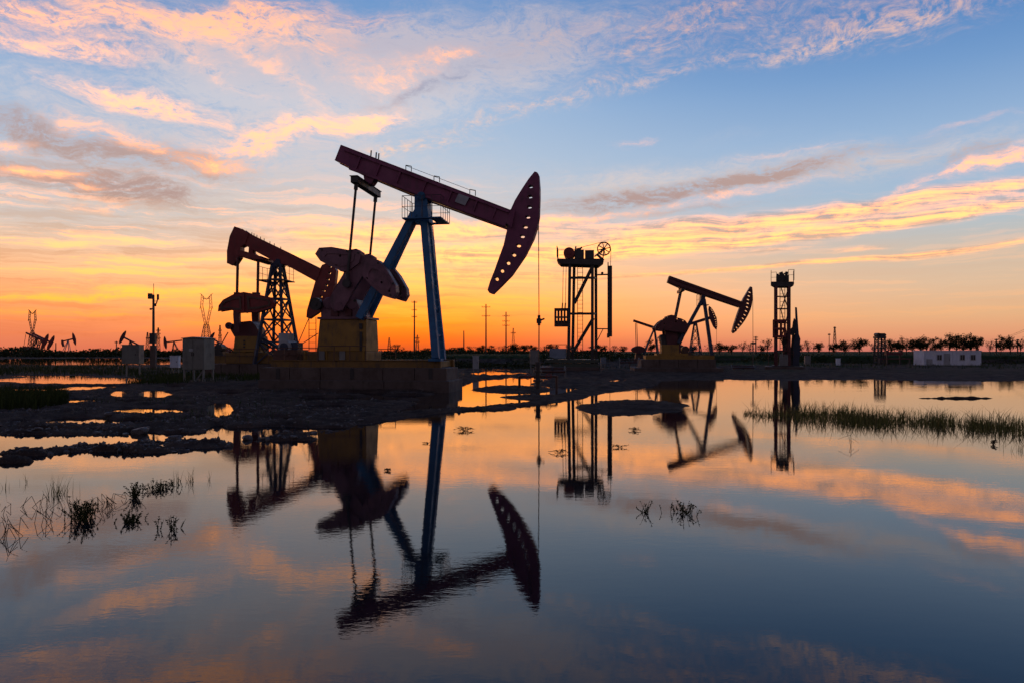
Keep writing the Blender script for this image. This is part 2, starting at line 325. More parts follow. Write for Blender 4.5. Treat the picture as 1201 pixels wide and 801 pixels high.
M['leaf'] = leafmat('dusky_leaves', (.018,.026,.009), (.06,.062,.018)); M['reed'] = leafmat('reed_blades', (.075,.09,.02), (.28,.25,.07))
M['grass'] = leafmat('bank_grass', (.02,.034,.009), (.065,.085,.022)); M['straw'] = leafmat('straw_stalks', (.09,.07,.03), (.22,.17,.07)); M['deadreed'] = leafmat('dead_stems', (.02,.016,.010), (.06,.045,.025))
mst, nst_, bst = new_mat('muddy_stone')
n_ = nst_.noise(nst_.n.new('ShaderNodeTexCoord').outputs['Object'], 6., 4, .6, dim='3D')
nst_.put(bst.inputs['Base Color'], nst_.ramp(n_, [(.3, (.05,.042,.040)), (.7, (.17,.145,.135))])); bst.inputs['Roughness'].default_value = .6
M['stone'] = mst; bst.inputs['Specular IOR Level'].default_value = .25
# ---------------------------------------------------------------- mesh builder
class MB:
    def __init__(s): s.v = []; s.f = []
    def add(s, vs, fs):
        o = len(s.v); s.v += [tuple(v) for v in vs]; s.f += [tuple(i+o for i in f) for f in fs]; return s
    def prism(s, poly, w0, w1, holes=()):
        loops = [list(poly)]+[list(h) for h in holes]
        pts = [p for l in loops for p in l]; n = len(pts)
        tri = geometry.tessellate_polygon([[Vector((p[0], p[1], 0)) for p in l] for l in loops])
        vs = [(p[0], w0, p[1]) for p in pts]+[(p[0], w1, p[1]) for p in pts]
        fs = [tuple(t) for t in tri]+[tuple(i+n for i in reversed(t)) for t in tri]
        o = 0
        for l in loops:
            k = len(l)
            for i in range(k): a, b = o+i, o+(i+1) % k; fs.append((a, b, b+n, a+n))
            o += k
        return s.add(vs, fs)
    def bar(s, p, q, a, b=None, up=(0,0,1)):
        p, q = Vector(p), Vector(q); d = (q-p).normalized(); b = a if b is None else b
        x = d.cross(Vector(up))
        if x.length < 1e-3: x = d.cross(Vector((1,0,0)))
        x.normalize(); y = x.cross(d)
        vs = [c+x*(i*a/2)+y*(j*b/2) for c in (p, q) for i, j in ((-1,-1),(1,-1),(1,1),(-1,1))]
        return s.add(vs, [(0,3,2,1),(4,5,6,7),(0,1,5,4),(1,2,6,5),(2,3,7,6),(3,0,4,7)])
    def box(s, a, b):
        x0, y0, z0 = a; x1, y1, z1 = b
        return s.add([(x0,y0,z0),(x1,y0,z0),(x1,y1,z0),(x0,y1,z0),(x0,y0,z1),(x1,y0,z1),(x1,y1,z1),(x0,y1,z1)],
                     [(0,3,2,1),(4,5,6,7),(0,1,5,4),(1,2,6,5),(2,3,7,6),(3,0,4,7)])
    def frustum(s, a, b, c, d, z0, z1):      # bottom rect a..b, top rect c..d  (x,y pairs)
        return s.add([(a[0],a[1],z0),(b[0],a[1],z0),(b[0],b[1],z0),(a[0],b[1],z0),(c[0],c[1],z1),(d[0],c[1],z1),(d[0],d[1],z1),(c[0],d[1],z1)],
                     [(0,3,2,1),(4,5,6,7),(0,1,5,4),(1,2,6,5),(2,3,7,6),(3,0,4,7)])
    def tube(s, p, q, r, r1=None, n=8):
        p, q = Vector(p), Vector(q); r1 = r if r1 is None else r1
        d = (q-p).normalized(); x = d.orthogonal().normalized(); y = d.cross(x)
        vs = [c+(x*math.cos(2*math.pi*i/n)+y*math.sin(2*math.pi*i/n))*rr for c, rr in ((p, r), (q, r1)) for i in range(n)]
        return s.add(vs, [(i, (i+1) % n, n+(i+1) % n, n+i) for i in range(n)]+[tuple(reversed(range(n))), tuple(range(n, 2*n))])
    def path(s, pts, r, n=6):
        for a, b in zip(pts, pts[1:]): s.tube(a, b, r, n=n)
        return s
    def ring(s, c, R0, R1, w, n=24):         # flat ring about the y axis
        c = Vector(c); vs = []
        for yy in (-w/2, w/2):
            for rr in (R0, R1):
                vs += [c+Vector((rr*math.cos(2*math.pi*i/n), yy, rr*math.sin(2*math.pi*i/n))) for i in range(n)]
        fs = []
        for i in range(n):
            j = (i+1) % n
            fs += [(i, j, n+j, n+i), (2*n+i, 3*n+i, 3*n+j, 2*n+j), (i, 2*n+i, 2*n+j, j), (n+i, n+j, 3*n+j, 3*n+i)]
        return s.add(vs, fs)
    def build(s, name, mat, parent=None, bevel=0., smooth=False):
        o = mesh_obj(name, s.v, s.f, M[mat] if isinstance(mat, str) else mat, parent)
        if bevel:
            md = o.modifiers.new('bevel', 'BEVEL'); md.width = bevel; md.segments = 2; md.limit_method = 'ANGLE'; md.angle_limit = R(35)
        if smooth:
            for p in o.data.polygons: p.use_smooth = True
        return o
def thing(name, loc, label, cat, group=None, rz=0.):
    o = bpy.data.objects.new(name, None); o.empty_display_size = .3; col.objects.link(o)
    o.location = loc; o.rotation_euler = (0, 0, rz)
    return tagged(o, label, cat, group)
class Frame:                                  # upright plane through the point that shows at (px, Y); turned by th
    def __init__(s, px, Y, th=0., z0=0.):
        s.o = Vector(((px-CX)/FP*Y, Y, z0)); s.th = th
        s.ex = Vector((math.cos(th), math.sin(th), 0)); s.ey = Vector((-math.sin(th), math.cos(th), 0))
    def p(s, px, py, w=0.):
        d = Vector(((px-CX)/FP, 1, -(py-HY)/FP)); c = Vector((0, 0, CH))
        t = (w-(c-s.o).dot(s.ey))/d.dot(s.ey); h = c+d*t-s.o
        return Vector((h.dot(s.ex), w, h.z))
    def poly(s, pts, w=0.): return [(q.x, q.z) for q in (s.p(x, y, w) for x, y in pts)]
    def zat(s, py, w=0.): return s.p(CX+(s.o.x/s.o.y)*FP, py, w).z
def hole(c, d, along, across):                # small rounded slot centred on c
    d = Vector(d).normalized(); e = Vector((-d.y, d.x)); c = Vector(c)
    return [tuple(c+d*(along*math.cos(a))+e*(across*math.sin(a))) for a in [2*math.pi*i/8 for i in range(8)]]
def slots(F, pts, w, along, across):
    q = F.poly(pts, w); out = []
    for i, c in enumerate(q):
        a = q[max(0, i-1)]; b = q[min(len(q)-1, i+1)]; t = (b[0]-a[0], b[1]-a[1])
        out.append(hole(c, (-t[1], t[0]), along, across))
    return out
def lattice(mb, b0, t0, n, r, cross=True, cols=4, rc=None):
    """b0, t0: four bottom and four top corners; n bays of bracing"""
    rc = rc or r*.6
    b0 = [Vector(q) for q in b0]; t0 = [Vector(q) for q in t0]
    for b, t in zip(b0, t0): mb.bar(b, t, r*2)
    lv = [[b.lerp(t, 1-(1-k/n)**1.15 if n > 3 else k/n) for b, t in zip(b0, t0)] for k in range(n+1)]
    for k in range(n):
        for i in range(4):
            j = (i+1) % 4
            mb.bar(lv[k+1][i], lv[k+1][j], rc*2)
            mb.bar(lv[k][i], lv[k+1][j], rc*1.6)
            if cross: mb.bar(lv[k][j], lv[k+1][i], rc*1.6)
def railing(mb, pts, h, r, mid=True, step=1.2):
    pts = [Vector(p) for p in pts]
    for a, b in zip(pts, pts[1:]):
        L = (b-a).length; n = max(1, round(L/step))
        for k in range(n+1):
            q = a.lerp(b, k/n); mb.tube(q, q+Vector((0,0,h)), r, n=5)
        mb.tube(a+Vector((0,0,h)), b+Vector((0,0,h)), r, n=5)
        if mid: mb.tube(a+Vector((0,0,h*.5)), b+Vector((0,0,h*.5)), r*.8, n=5)
def ladder(mb, p, q, wid, r, step=.33):       # wid: vector across
    p, q, wid = Vector(p), Vector(q), Vector(wid)
    mb.tube(p-wid/2, q-wid/2, r, n=5); mb.tube(p+wid/2, q+wid/2, r, n=5)
    n = max(2, int((q-p).length/step))
    for k in range(1, n): c = p.lerp(q, k/n); mb.tube(c-wid/2, c+wid/2, r*.7, n=4)

# ---------------------------------------------------------------- the big plum and blue pumping unit
F = Frame(490, 36.6, R(-8)); PADZ = 1.12
root = thing('pumpjack', (F.o.x, F.o.y, PADZ), 'largest pumpjack with plum walking beam, blue legs and yellow gearbox stand', 'pumpjack', rz=F.th)
F.o.z = PADZ
bw = .36
b = MB(); b.prism(F.poly([(400,171),(598.5,246.5),(592,266.5),(508,236.5),(492,231.5),(470,222.5),(424,203.5),(411,197),(393,188)], -bw), -bw, bw)
beam = b.build('walking_beam', 'plum', root, .03)
b = MB(); b.prism(F.poly([(404,174.4),(597,247.7),(596.4,250),(403.2,176.7)], -bw-.12), -bw-.14, -bw+.05)
b.prism(F.poly([(410,196),(593,263),(592.3,266),(409,199)], -bw-.12), -bw-.14, -bw+.05)
for x in (423, 446, 470, 500, 530, 560, 582): b.prism(F.poly([(x,180.5+(x-423)*.3795),(x+1.6,181.1+(x-423)*.3795),(x-5.5,199.5+(x-423)*.3795),(x-7.1,199+(x-423)*.3795)], -bw-.1), -bw-.10, -bw+.05)
b.build('beam_flange', 'plum', beam)
b = MB(); b.prism(F.poly([(538,227.5),(550.5,232),(545.5,241.5),(533.5,237)], -bw-.13), -bw-.16, -bw-.12); b.build('name_plate', 'pale', beam)
for x in (435, 441, 444): q = F.p(x, 183.5+(x-435)*.38, 0); b = MB(); b.tube(q, q+Vector((.02,0,.28)), .035, n=5); b.build('lifting_lug', 'dark', beam)
b = MB()
for x in (476, 509, 551):
    q = F.p(x, 199.5+(x-476)*.379, 0); b.path([q, q+Vector((0,0,.22)), q+Vector((.28,0,.16)), q+Vector((.28,0,-.1))], .022)
q0, q1 = F.p(476, 199.5, 0)+Vector((0,0,.2)), F.p(551, 228, 0)+Vector((0,0,.2)); b.tube(q0, q1, .014, n=4)
b.build('beam_handrail', 'dark', beam)
hp = [(627,201.5),(630,202.5),(631.8,205),(633,220),(633,232),(632.2,254),(629.6,268),(625.7,280),(615.7,300),(607,312.5),(599.7,323),(588,335),(577.7,345),(574,344),(571.7,340.5),(574.5,331),(579.7,318),(585,303),(590.5,288),(595.5,266),(599,246),(604,235),(612,222),(620,210)]
hh = slots(F, [(622.3,219),(621.7,231),(620.9,243),(619,254.7),(616,266.3),(612.5,277.5),(608,288.3),(602.5,299),(595.7,308.6),(588.5,317.8),(582.2,327.4)], -.26, .135, .085)
b = MB(); b.prism(F.poly(hp, -.26), -.26, .26, hh); head = b.build('horse_head', 'plum', root, .02)
b = MB()
b.prism(F.poly([(594,262),(598,247),(604,248),(600,268)], -.4), -.42, .42); b.build('head_hinge', 'plum', head)
# bridle and polished rod
b = MB()
for w in (-.12, .12): b.path([F.p(631.8,207,w), F.p(633,232,w), F.p(632.6,256,w), F.p(631.6,262,w)] + [F.p(632.2,374,w)], .022)
b.build('wire_rope', 'cable', root)
b = MB(); b.box(*[tuple(F.p(629.8,379.5,0)+Vector((0,-.22,0))), tuple(F.p(634.6,374,0)+Vector((0,.22,0)))]); q = F.p(634.8,375.5,0); b.bar(q, q+Vector((.16,0,.06)), .08); b.tube(F.p(632.2,382,0), F.p(632.2,370,0), .07)
b.build('carrier_bar', 'dark', root)
b = MB(); b.tube(F.p(632.2,380,0), F.p(632,432,0), .028); b.build('polished_rod', 'steel', root)
# samson post
b = MB()
b.prism(F.poly([(486.5,229),(500.5,229.5),(500.8,244),(503.5,261),(491,263.5),(480,256),(486,246)], -.42), -.42, .42)
b.tube(F.p(494,230,-.6), F.p(494,230,.6), .2, n=14)
b.build('saddle_bearing', 'blue', root, .015)
for a0, a1, w0, w1 in (((497.2,256),(511.2,420.5),-.32,-1.55), ((501.5,257),(519,421.5),.32,1.55)):
    b = MB(); b.bar(F.p(*a0, w0), F.p(*a1, w1), .33, .33, up=(0,1,0)); b.box(F.p(*a1, w1)+Vector((-.3,-.3,-.12)), F.p(*a1, w1)+Vector((.3,.3,.0)))
    b.build('front_leg', 'blue', root, .015)
for a0, a1, w0, w1 in (((486,251),(421.5,374),-.32,-1.0), ((488.5,251),(431,374),.32,1.0)):
    b = MB(); b.bar(F.p(*a0, w0), F.p(*a1, w1), .36, .36, up=(0,1,0)); b.build('rear_leg', 'blue', root, .015)
for t in (.25, .45, .64, .83):
    b = MB(); b.bar(F.p(497.2,256,-.32).lerp(F.p(511.2,420.5,-1.55), t), F.p(501.5,257,.32).lerp(F.p(519,421.5,1.55), t), .09); b.build('leg_brace', 'blue', root)
lg = MB(); pA, pB = F.p(497.2,256,-.32), F.p(511.2,420.5,-1.55); lg_off = Vector((.34,-.1,0)); ladder(lg, pA.lerp(pB,.06)+lg_off, pB+lg_off+Vector((0,0,.1)), Vector((.1,.38,0)), .018); lg.build('post_ladder', 'blue', root)
# service platform
b = MB(); zc = F.p(495, 259, 0).z
x0, x1 = F.p(471.5,256,-.95).x, F.p(517,256,-.95).x
b.box((x0,-.95,zc-.06),(x1,-.62,zc)); b.box((x0,.62,zc-.06),(x1,.95,zc)); b.box((x0,-.619,zc-.06),(x0+.5,.619,zc-.002)); b.box((x1-.55,-.619,zc-.06),(x1,.619,zc-.002)); plat = b.build('service_platform', 'blue', root)
b = MB(); railing(b, [(x0,-.93,zc),(x0+.95,-.93,zc)], 1.05, .016, True, .45); railing(b, [(x1-.9,-.93,zc),(x1,-.93,zc),(x1,.93,zc),(x1-.9,.93,zc)], 1.05, .016, True, .5); railing(b, [(x0,-.93,zc),(x0,.93,zc),(x0+.95,.93,zc)], 1.05, .016, True, .5)
b.build('handrail', 'dark', plat)
# equaliser, pitman rods
b = MB(); b.prism(F.poly([(425.5,202),(441,209),(438.5,211),(435,216),(429,216),(427,211)], -.3), -.3, .3)
eq = F.p(415.2,211,-1.62); eqf = F.p(443,228,1.62); em = (eq+eqf)/2; ez = em.z
eqb = MB(); ux = em.x; eqb.box((ux-.17,-1.78,ez-.17),(ux+.17,1.78,ez+.13)); eqb.box((ux-.21,-1.84,ez+.131),(ux+.21,1.84,ez+.165)); eqo = eqb.build('equalizer_beam', 'dark', root, .02)
b.build('tail_bearing', 'plum', root)
cn = F.p(408,333,-1.32); 
for w in (-1.45, 1.45):
    b = MB(); top = Vector((ux, w, ez-.15)); bot = Vector((cn.x, w, cn.z)); b.tube(top, bot, .062, n=10); b.tube(bot+Vector((0,-.13,0)), bot+Vector((0,.13,0)), .2, n=14); b.tube(bot, bot+(top-bot).normalized()*.5, .11, n=10); b.tube(top, top+(bot-top).normalized()*.3, .1, n=10)
    b.build('connecting_rod', 'dark', root)
Z5 = lambda L: [(340+x/4.219, 270+y/4.219) for x, y in L]
arm = F.poly(Z5([(330,112),(390,145),(372,215),(318,300),(282,368),(262,398),(226,402),(204,380),(200,345),(214,310),(268,222),(290,150)]), -1.1)
wl = F.poly(Z5([(135,122),(155,92),(215,88),(300,103),(338,97),(362,112),(352,165),(300,205),(262,208),(243,196),(205,180),(160,156)]), -1.1)
wr = F.poly(Z5([(392,136),(445,152),(490,205),(530,275),(534,310),(515,342),(470,328),(415,282),(368,232),(366,205),(380,160)]), -1.1)
wh = [hole(F.poly(Z5([q]), -1.1)[0], (1,0), .06, .06) for q in ((192,115),(258,132),(240,175))]; wh2 = [hole(F.poly(Z5([q]), -1.1)[0], (1,0), .06, .06) for q in ((500,305),(462,262),(392,240))]
for w in (-1.1, .75):
    b = MB(); b.prism(arm, w-.12, w+.12); cr = b.build('crank_arm', 'mauve', root, .02)
    for pl, hl in ((wl, wh), (wr, wh2)):
        b = MB(); b.prism(pl, w-.26, w+.26, hl); cwt = b.build('counterweight', 'mauve', root, .03)
        rb = MB()      # raised rib along the weight
        cx_ = sum(p[0] for p in pl)/len(pl); cz_ = sum(p[1] for p in pl)/len(pl)
        rb.prism([(cx_+(p[0]-cx_)*.72, cz_+(p[1]-cz_)*.62) for p in pl], w-.31, w-.255, [[(cx_+(p[0]-cx_)*.6, cz_+(p[1]-cz_)*.42) for p in pl]]); rb.build('weight_rib', 'rust' if w > 0 else 'mauve', cwt)
        for k_ in (1, 3, 5):
            q = pl[k_ % len(pl)]; bq = Vector((cx_+(q[0]-cx_)*.86, w-.25, cz_+(q[1]-cz_)*.82)); nb = MB(); nb.tube(bq, bq-Vector((0,.06,0)), .05, n=8); nb.build('bolt', 'dark', cwt)
# gearbox, brake, stand, motor
zt = F.p(400,374,-.9).z
b = MB(); b.prism(F.poly([(377,373.5),(376,359),(381,352),(390,354),(397,356),(408,354),(417,351),(421,360),(424,373.5)], -.72), -.72, .72); b.tube(F.p(397,360,-1.3), F.p(397,360,1.1), .22, n=16); b.tube(F.p(386,356,-.8), F.p(386,356,.8), .3, n=16); b.tube(F.p(413,357,-.8), F.p(413,357,.8), .27, n=16); gb = b.build('gearbox', 'mauve', root, .03)
for xa, xb_, ya in ((388,396,360),(405,412,363)): b = MB(); b.box(F.p(xa,371,-.86), F.p(xb_,ya,-.86)+Vector((0,.2,0))); b.build('gearbox_cover', 'maroon', gb)
for x in (384, 400, 416): b = MB(); b.tube(F.p(x,353,-.80), F.p(x,353,-.70), .07, n=8); b.build('bolt', 'dark', gb)
b = MB(); c = F.p(370.8,357,-.95); b.ring(c, .1, .27, .22, 18); b.ring(c, .27, .31, .3, 18); b.tube(c-Vector((0,.15,0)), c+Vector((0,1.6,0)), .1, n=10); b.build('brake_drum', 'dark', root)
b = MB(); s0, s1 = F.p(371.5,412,-.95), F.p(429.5,412,-.95); t0, t1 = F.p(374.8,375,-.85), F.p(429.5,375,-.85)
b.frustum((s0.x,-.95),(s1.x,.95),(t0.x,-.85),(t1.x,.85), s0.z, t0.z); st = b.build('gearbox_stand', 'ochre', root, .03)
b = MB(); b.box((t0.x-.08,-.95,zt-.02),(t1.x+.06,.95,zt+.09)); b.build('stand_plate', 'mauve', st)
b = MB(); b.box((t1.x-.30,-.965,s0.z+.02),(t1.x-.17,-.93,s0.z+.95)); b.build('cable_conduit', 'dark', st); b = MB(); b.box((t1.x-.32,-.955,s0.z+1.08),(t1.x-.17,-.90,s0.z+1.35)); b.build('switch_box', 'dark', st)
b = MB(); l0, l1 = F.p(355,424,-1.15), F.p(429.5,412,-1.15); b.box((l0.x,-1.15,l0.z),(l1.x,1.15,l1.z)); ls = b.build('lower_stand', 'yellow_dirty', root, .02)
for px_ in (377, 401): q = F.p(px_,417,-1.2); b = MB(); b.box(q+Vector((-.12,-.02,-.2)), q+Vector((.16,.03,.22))); b.build('stand_panel', 'grey', ls)
for px_ in (358,383,404,426): q = F.p(px_,418,-1.17); b = MB(); b.box(q+Vector((-.03,-.03,-.3)), q+Vector((.03,.02,.28))); b.build('stiffener', 'ochre', ls)
b = MB(); k0, k1 = F.p(318,430.6,-1.5), F.p(517,423.2,-1.5)
for w in (-1.5, 1.3): b.box((k0.x,w,k0.z),(k1.x,w+.2,k1.z)); b.box((k0.x,w-.06,k1.z+.001),(k1.x,w+.26,k1.z+.04))
for px_ in (320,360,395,430,470,512): q = F.p(px_,427,-1.3); b.box((q.x-.1,-1.299,k0.z+.02),(q.x+.1,1.299,k1.z-.02))
b.build('skid_frame', 'yellow_dirty', root, .01)
b = MB(); mc = F.p(339,407,-.6); b.tube(mc+Vector((-.05,-.45,0)), mc+Vector((-.05,.5,0)), .34, n=18); b.box(mc+Vector((-.42,-.3,.2)), mc+Vector((.1,.35,.68))); mo = b.build('motor', 'pale', root, .02)
b = MB(); b.tube(mc+Vector((-.05,-.52,0)), mc+Vector((-.05,-.45,0)), .2, n=16); b.box(mc+Vector((.22,-.3,-.3)), mc+Vector((.6,.3,.22))); b.build('fan_cover', 'navy', mo)
b = MB(); q = F.p(338,420,-.6); b.box(q+Vector((-.5,-.6,-.1)), q+Vector((.75,.7,.42))); b.tube(q+Vector((.6,-.65,.2)), q+Vector((.6,-.55,.2)), .1, n=10); b.tube(q+Vector((.2,-.66,.22)), q+Vector((.2,-.6,.22)), .12, n=10); b.build('motor_mount', 'rust', root)
b = MB(); ladder(b, F.p(366.5,424,-.9), F.p(366.5,372,-.9), (.36,0,0), .02, .3); b.tube(F.p(362,374,-.9), F.p(350,402,-.9), .02); b.tube(F.p(373,391,-.9), F.p(350,406,-.9), .02); b.build('stand_ladder', 'rust', root)
for pa, pb, hh_, md_ in ((F.p(315,423.5,-1.7), F.p(372,423.5,-1.7), .64, True), (F.p(430,423.5,1.2), F.p(464,423.5,1.2), .62, True), (F.p(373.5,423.5,-1.72), F.p(429,423.5,-1.72), .72, False)):
    b = MB(); railing(b, [tuple(pa), tuple(pb)], hh_, .02, md_, .9); b.build('guard_rail', 'rust', root)
# foundation
fr = thing('concrete_foundation', (F.o.x, F.o.y, 0), 'stepped stained concrete foundation under the largest pumpjack', 'foundation', rz=F.th); F.o.z = 0.
b = MB(); a0, a1 = F.p(304,446,-2.), F.p(524,431.5,-2.); xs = np.linspace(a0.x, a1.x, 7)
for i in range(6): b.box((xs[i]+.012,-2.,a0.z-.1),(xs[i+1]-.012,.55,a1.z+(.0 if i % 2 else .012)))
b.build('upper_block', 'concrete', fr, .03)
b = MB(); c0, c1 = F.p(302,455.,-2.3), F.p(527,446.5,-2.3); xs = np.linspace(c0.x, c1.x, 4)
for i in range(3): b.box((xs[i]+.01,-2.3,-.3),(xs[i+1]-.01,.7,c1.z))
b.build('lower_block', 'concrete_low', fr, .04)
for px_ in (326, 413, 505): q = F.p(px_, 438, -2.); b = MB(); b.box(q+Vector((-.09,-.03,-.25)), q+Vector((.09,.02,.25))); b.build('lifting_recess', 'dark', fr)
# wellhead below the polished rod
wp = F.p(631, 434, 0); wx, wy = F.o.x+F.ex.x*wp.x, F.o.y+F.ex.y*wp.x
wh_ = thing('wellhead', (wx, wy, ground_z(wx, wy)), 'dark wellhead valves under the hanging rod of the largest pumpjack', 'wellhead')
b = MB(); b.tube((0,0,-.3),(0,0,1.15), .11, n=12); b.tube((0,0,.35),(0,0,.45), .24, n=14); b.tube((0,0,.8),(0,0,.9), .2, n=14); b.tube((0,0,1.1),(0,0,1.3), .14, n=10); b.build('casing', 'dark', wh_)
b = MB(); b.tube((-.9,0,.62),(.9,0,.62), .06, n=10); b.tube((.9,0,.62),(.9,0,-.2), .06, n=10); b.tube((-.5,0,.62),(-.5,-.3,.62), .05); b.tube((-.9,0,.62),(-.9,.2,-.2), .06); b.build('flow_pipe', 'rust', wh_)
for s in (-.5, .5):
    b = MB(); b.ring((s,-.3,.62), .12, .15, .03, 14); b.bar((s-.13,-.3,.62),(s+.13,-.3,.62), .025); b.tube((s,-.3,.62),(s,0,.62), .03); b.build('valve_wheel', 'red', wh_)

# ---------------------------------------------------------------- the red pumping unit behind it on the left
F = Frame(325, 55., R(-2)); F.o.z = 0
Z7 = lambda L: [(240+x/4.006, 250+y/4.006) for x, y in L]
g2 = .75; F.o.z = g2
root = thing('pumpjack', (F.o.x, F.o.y, g2), 'dark red pumpjack on a lattice tower, mushroom shaped weights, half behind the largest pumpjack', 'pumpjack', rz=F.th)
P7 = lambda x, y, w=0.: F.p(240+x/4.006, 250+y/4.006, w)
b = MB(); b.prism(F.poly(Z7([(178,78),(207,97),(380,180),(548,263),(522,320),(378,243),(352,238),(318,224),(215,168),(186,147)]), -.36), -.36, .36); beam = b.build('walking_beam', 'red', root, .03)
for t in (.05,.08,.12,.17,.22,.3,.36,.45): q = P7(205+t*340, 95+t*168); b = MB(); b.tube(q, q+Vector((0,0,.18)), .03, n=5); b.build('lifting_lug', 'red', beam)
b = MB(); b.prism(F.poly(Z7([(140,65),(175,77),(205,97),(190,147),(166,158),(166,178),(158,210),(131,247),(105,236),(105,180),(118,110)]), -.42), -.42, .42); b.build('tail_weight', 'red', root, .03)
h2 = slots(F, Z7([(590,252),(586,283),(580,312),(572,340),(560,366),(546,394),(531,418),(516,442)]), -.3, .12, .1)
b = MB(); b.prism(F.poly(Z7([(552,244),(585,232),(608,246),(619,272),(612,330),(593,390),(562,434),(530,470),(490,497),(478,490),(480,460),(500,390),(520,320),(540,265)]), -.3), -.3, .3, h2); b.build('horse_head', 'red', root, .02)
b = MB(); b.prism(F.poly(Z7([(208,150),(222,150),(228,188),(245,200),(240,212),(205,200)]), -.3), -.3, .3); b.build('tail_bearing', 'red', root)
q0, q1 = P7(160,190,-1.7), P7(262,212,1.7); qm = (q0+q1)/2
b = MB(); b.prism(F.poly(Z7([(163,180),(200,186),(245,200),(267,206),(267,219),(222,218),(170,205)]), -1.5), -1.75, 1.75); b.build('equalizer_beam', 'red', root, .03)
for xa, xb, w in ((156,152,-1.5),(252,249,-1.35)):
    b = MB(); b.tube(P7(xa,210,w), P7(xb,385,w), .1, n=10); b.build('connecting_rod', 'maroon', root)
for x0_, x1_, w in ((136,166,-1.4),(222,256,1.0)):
    b = MB(); b.prism(F.poly(Z7([(x0_+6,375),(x1_+2,375),(x1_,480),(x1_,560),(x0_+8,560),(x0_+2,480)]), w), w-.15, w+.15); b.build('crank_arm', 'maroon', root, .02)
for pl, w in (([(73,462),(75,436),(95,410),(150,381),(190,376),(195,468),(165,468),(130,455)], -1.3), ([(192,376),(250,386),(320,402),(332,425),(326,444),(250,466),(197,468)], -1.2)):
    b = MB(); pp = F.poly(Z7(pl), w); b.prism(pp, w-.3, w+.3); cw = b.build('counterweight', 'red', root, .04)
    b = MB(); cx_ = sum(p[0] for p in pp)/len(pp); cz_ = sum(p[1] for p in pp)/len(pp)
    b.prism([(cx_+(p[0]-cx_)*.8, cz_+(p[1]-cz_)*.7) for p in pp], w-.38, w-.29, [[(cx_+(p[0]-cx_)*.66, cz_+(p[1]-cz_)*.45) for p in pp]]); b.build('weight_rib', 'rust', cw)
b = MB(); b.prism(F.poly(Z7([(140,580),(120,545),(105,530),(118,520),(150,522),(165,512),(215,508),(232,520),(250,545),(256,580)]), -.7), -.7, .7); b.ring(P7(114,530,-.8), .05, .26, .2, 14); b.build('gearbox', 'maroon', root, .02)
b = MB(); s0, s1, t0, t1 = P7(134,652,-.9), P7(262,652,-.9), P7(142,578,-.85), P7(256,578,-.85); b.frustum((s0.x,-.9),(s1.x,.9),(t0.x,-.85),(t1.x,.85), s0.z, t0.z); st = b.build('gearbox_stand', 'ochre', root, .02)
for k in range(3): q = P7(186, 600+k*14, -.92); b = MB(); b.box(q+Vector((-.06,-.02,-.06)), q+Vector((.06,.03,.06))); b.build('stand_hole', 'dark', st)
b = MB(); ap = P7(343,240); z0_ = 0.15; xb0, xb1 = P7(268,640).x, P7(402,640).x
lattice(b, [(xb0,-1.5,z0_),(xb1,-1.5,z0_),(xb1+.3,1.5,z0_),(xb0+.3,1.5,z0_)], [(ap.x-.28,-.3,ap.z),(ap.x+.28,-.3,ap.z),(ap.x+.28,.3,ap.z),(ap.x-.28,.3,ap.z)], 5, .095, True, rc=.055)
b.bar(P7(250,575,-.6), P7(362,645,-.6), .2); b.bar(P7(250,575,.6), P7(362,645,.6), .2); b.bar(P7(250,590,-.6), P7(340,650,-.6), .12)
b.prism(F.poly(Z7([(322,222),(362,222),(366,250),(322,252)]), -.35), -.35, .35); b.tube(P7(343,228,-.5), P7(343,228,.5), .2, n=12)
b.build('samson_post', 'navy', root)
b = MB(); zc = P7(340,318).z; xa, xb_ = P7(266,318).x, P7(404,318).x; b.box((xa,-1.,zc-.07),(xb_,-.7,zc)); b.box((xa,.7,zc-.07),(xb_,1.,zc)); b.box((xa,-.699,zc-.07),(xa+.4,.699,zc-.003)); b.box((xb_-.4,-.699,zc-.07),(xb_,.699,zc-.003)); pf = b.build('service_platform', 'navy', root)
b = MB(); railing(b, [(xa+.1,-.95,zc),(xa+.1,.95,zc),(xa+1.,.95,zc)], 1.0, .018, True, .9); b.build('handrail', 'dark', pf); b = MB(); railing(b, [(xb_-.7,-.95,zc),(xb_-.1,-.95,zc),(xb_-.1,.95,zc)], 1.0, .018, True, .9); b.build('handrail', 'dark', pf)
b = MB(); k0, k1 = P7(45,705,-1.3), P7(420,668,-1.3); b.box((k0.x,-1.3,k0.z),(k1.x,-1.1,k1.z)); b.box((k0.x,1.1,k0.z),(k1.x,1.3,k1.z))
for t in np.linspace(.02, .98, 7): xx_ = k0.x+(k1.x-k0.x)*t; b.box((xx_-.1,-1.099,k0.z+.02),(xx_+.1,1.099,k1.z-.02))
q = P7(200,690,-1.); b.box(q+Vector((-1.6,0,-.4)), q+Vector((1.6,2,.55)))
b.build('skid_frame', 'yellow_dirty', root, .01)
b = MB(); railing(b, [tuple(P7(30,700,-1.6)), tuple(P7(300,700,-1.6))], .95, .022, True, 1.1); b.build('guard_rail', 'rust', root)
b = MB(); mq = P7(80,640,0); b.tube(mq+Vector((-.1,-.4,.1)), mq+Vector((-.1,.4,.1)), .3, n=14); b.box(mq+Vector((-.4,-.5,-.9)), mq+Vector((.3,.5,-.15))); b.bar(mq+Vector((-.1,-.2,.1)), P7(110,560,-.2), .06); b.bar(mq+Vector((-.9,-.2,.2)), mq+Vector((-.1,-.2,.5)), .07); b.build('motor', 'dark', root)
F.o.z = 0; fr = thing('concrete_foundation', (F.o.x, F.o.y, 0), 'low concrete plinth under the dark red pumpjack', 'foundation', rz=F.th)
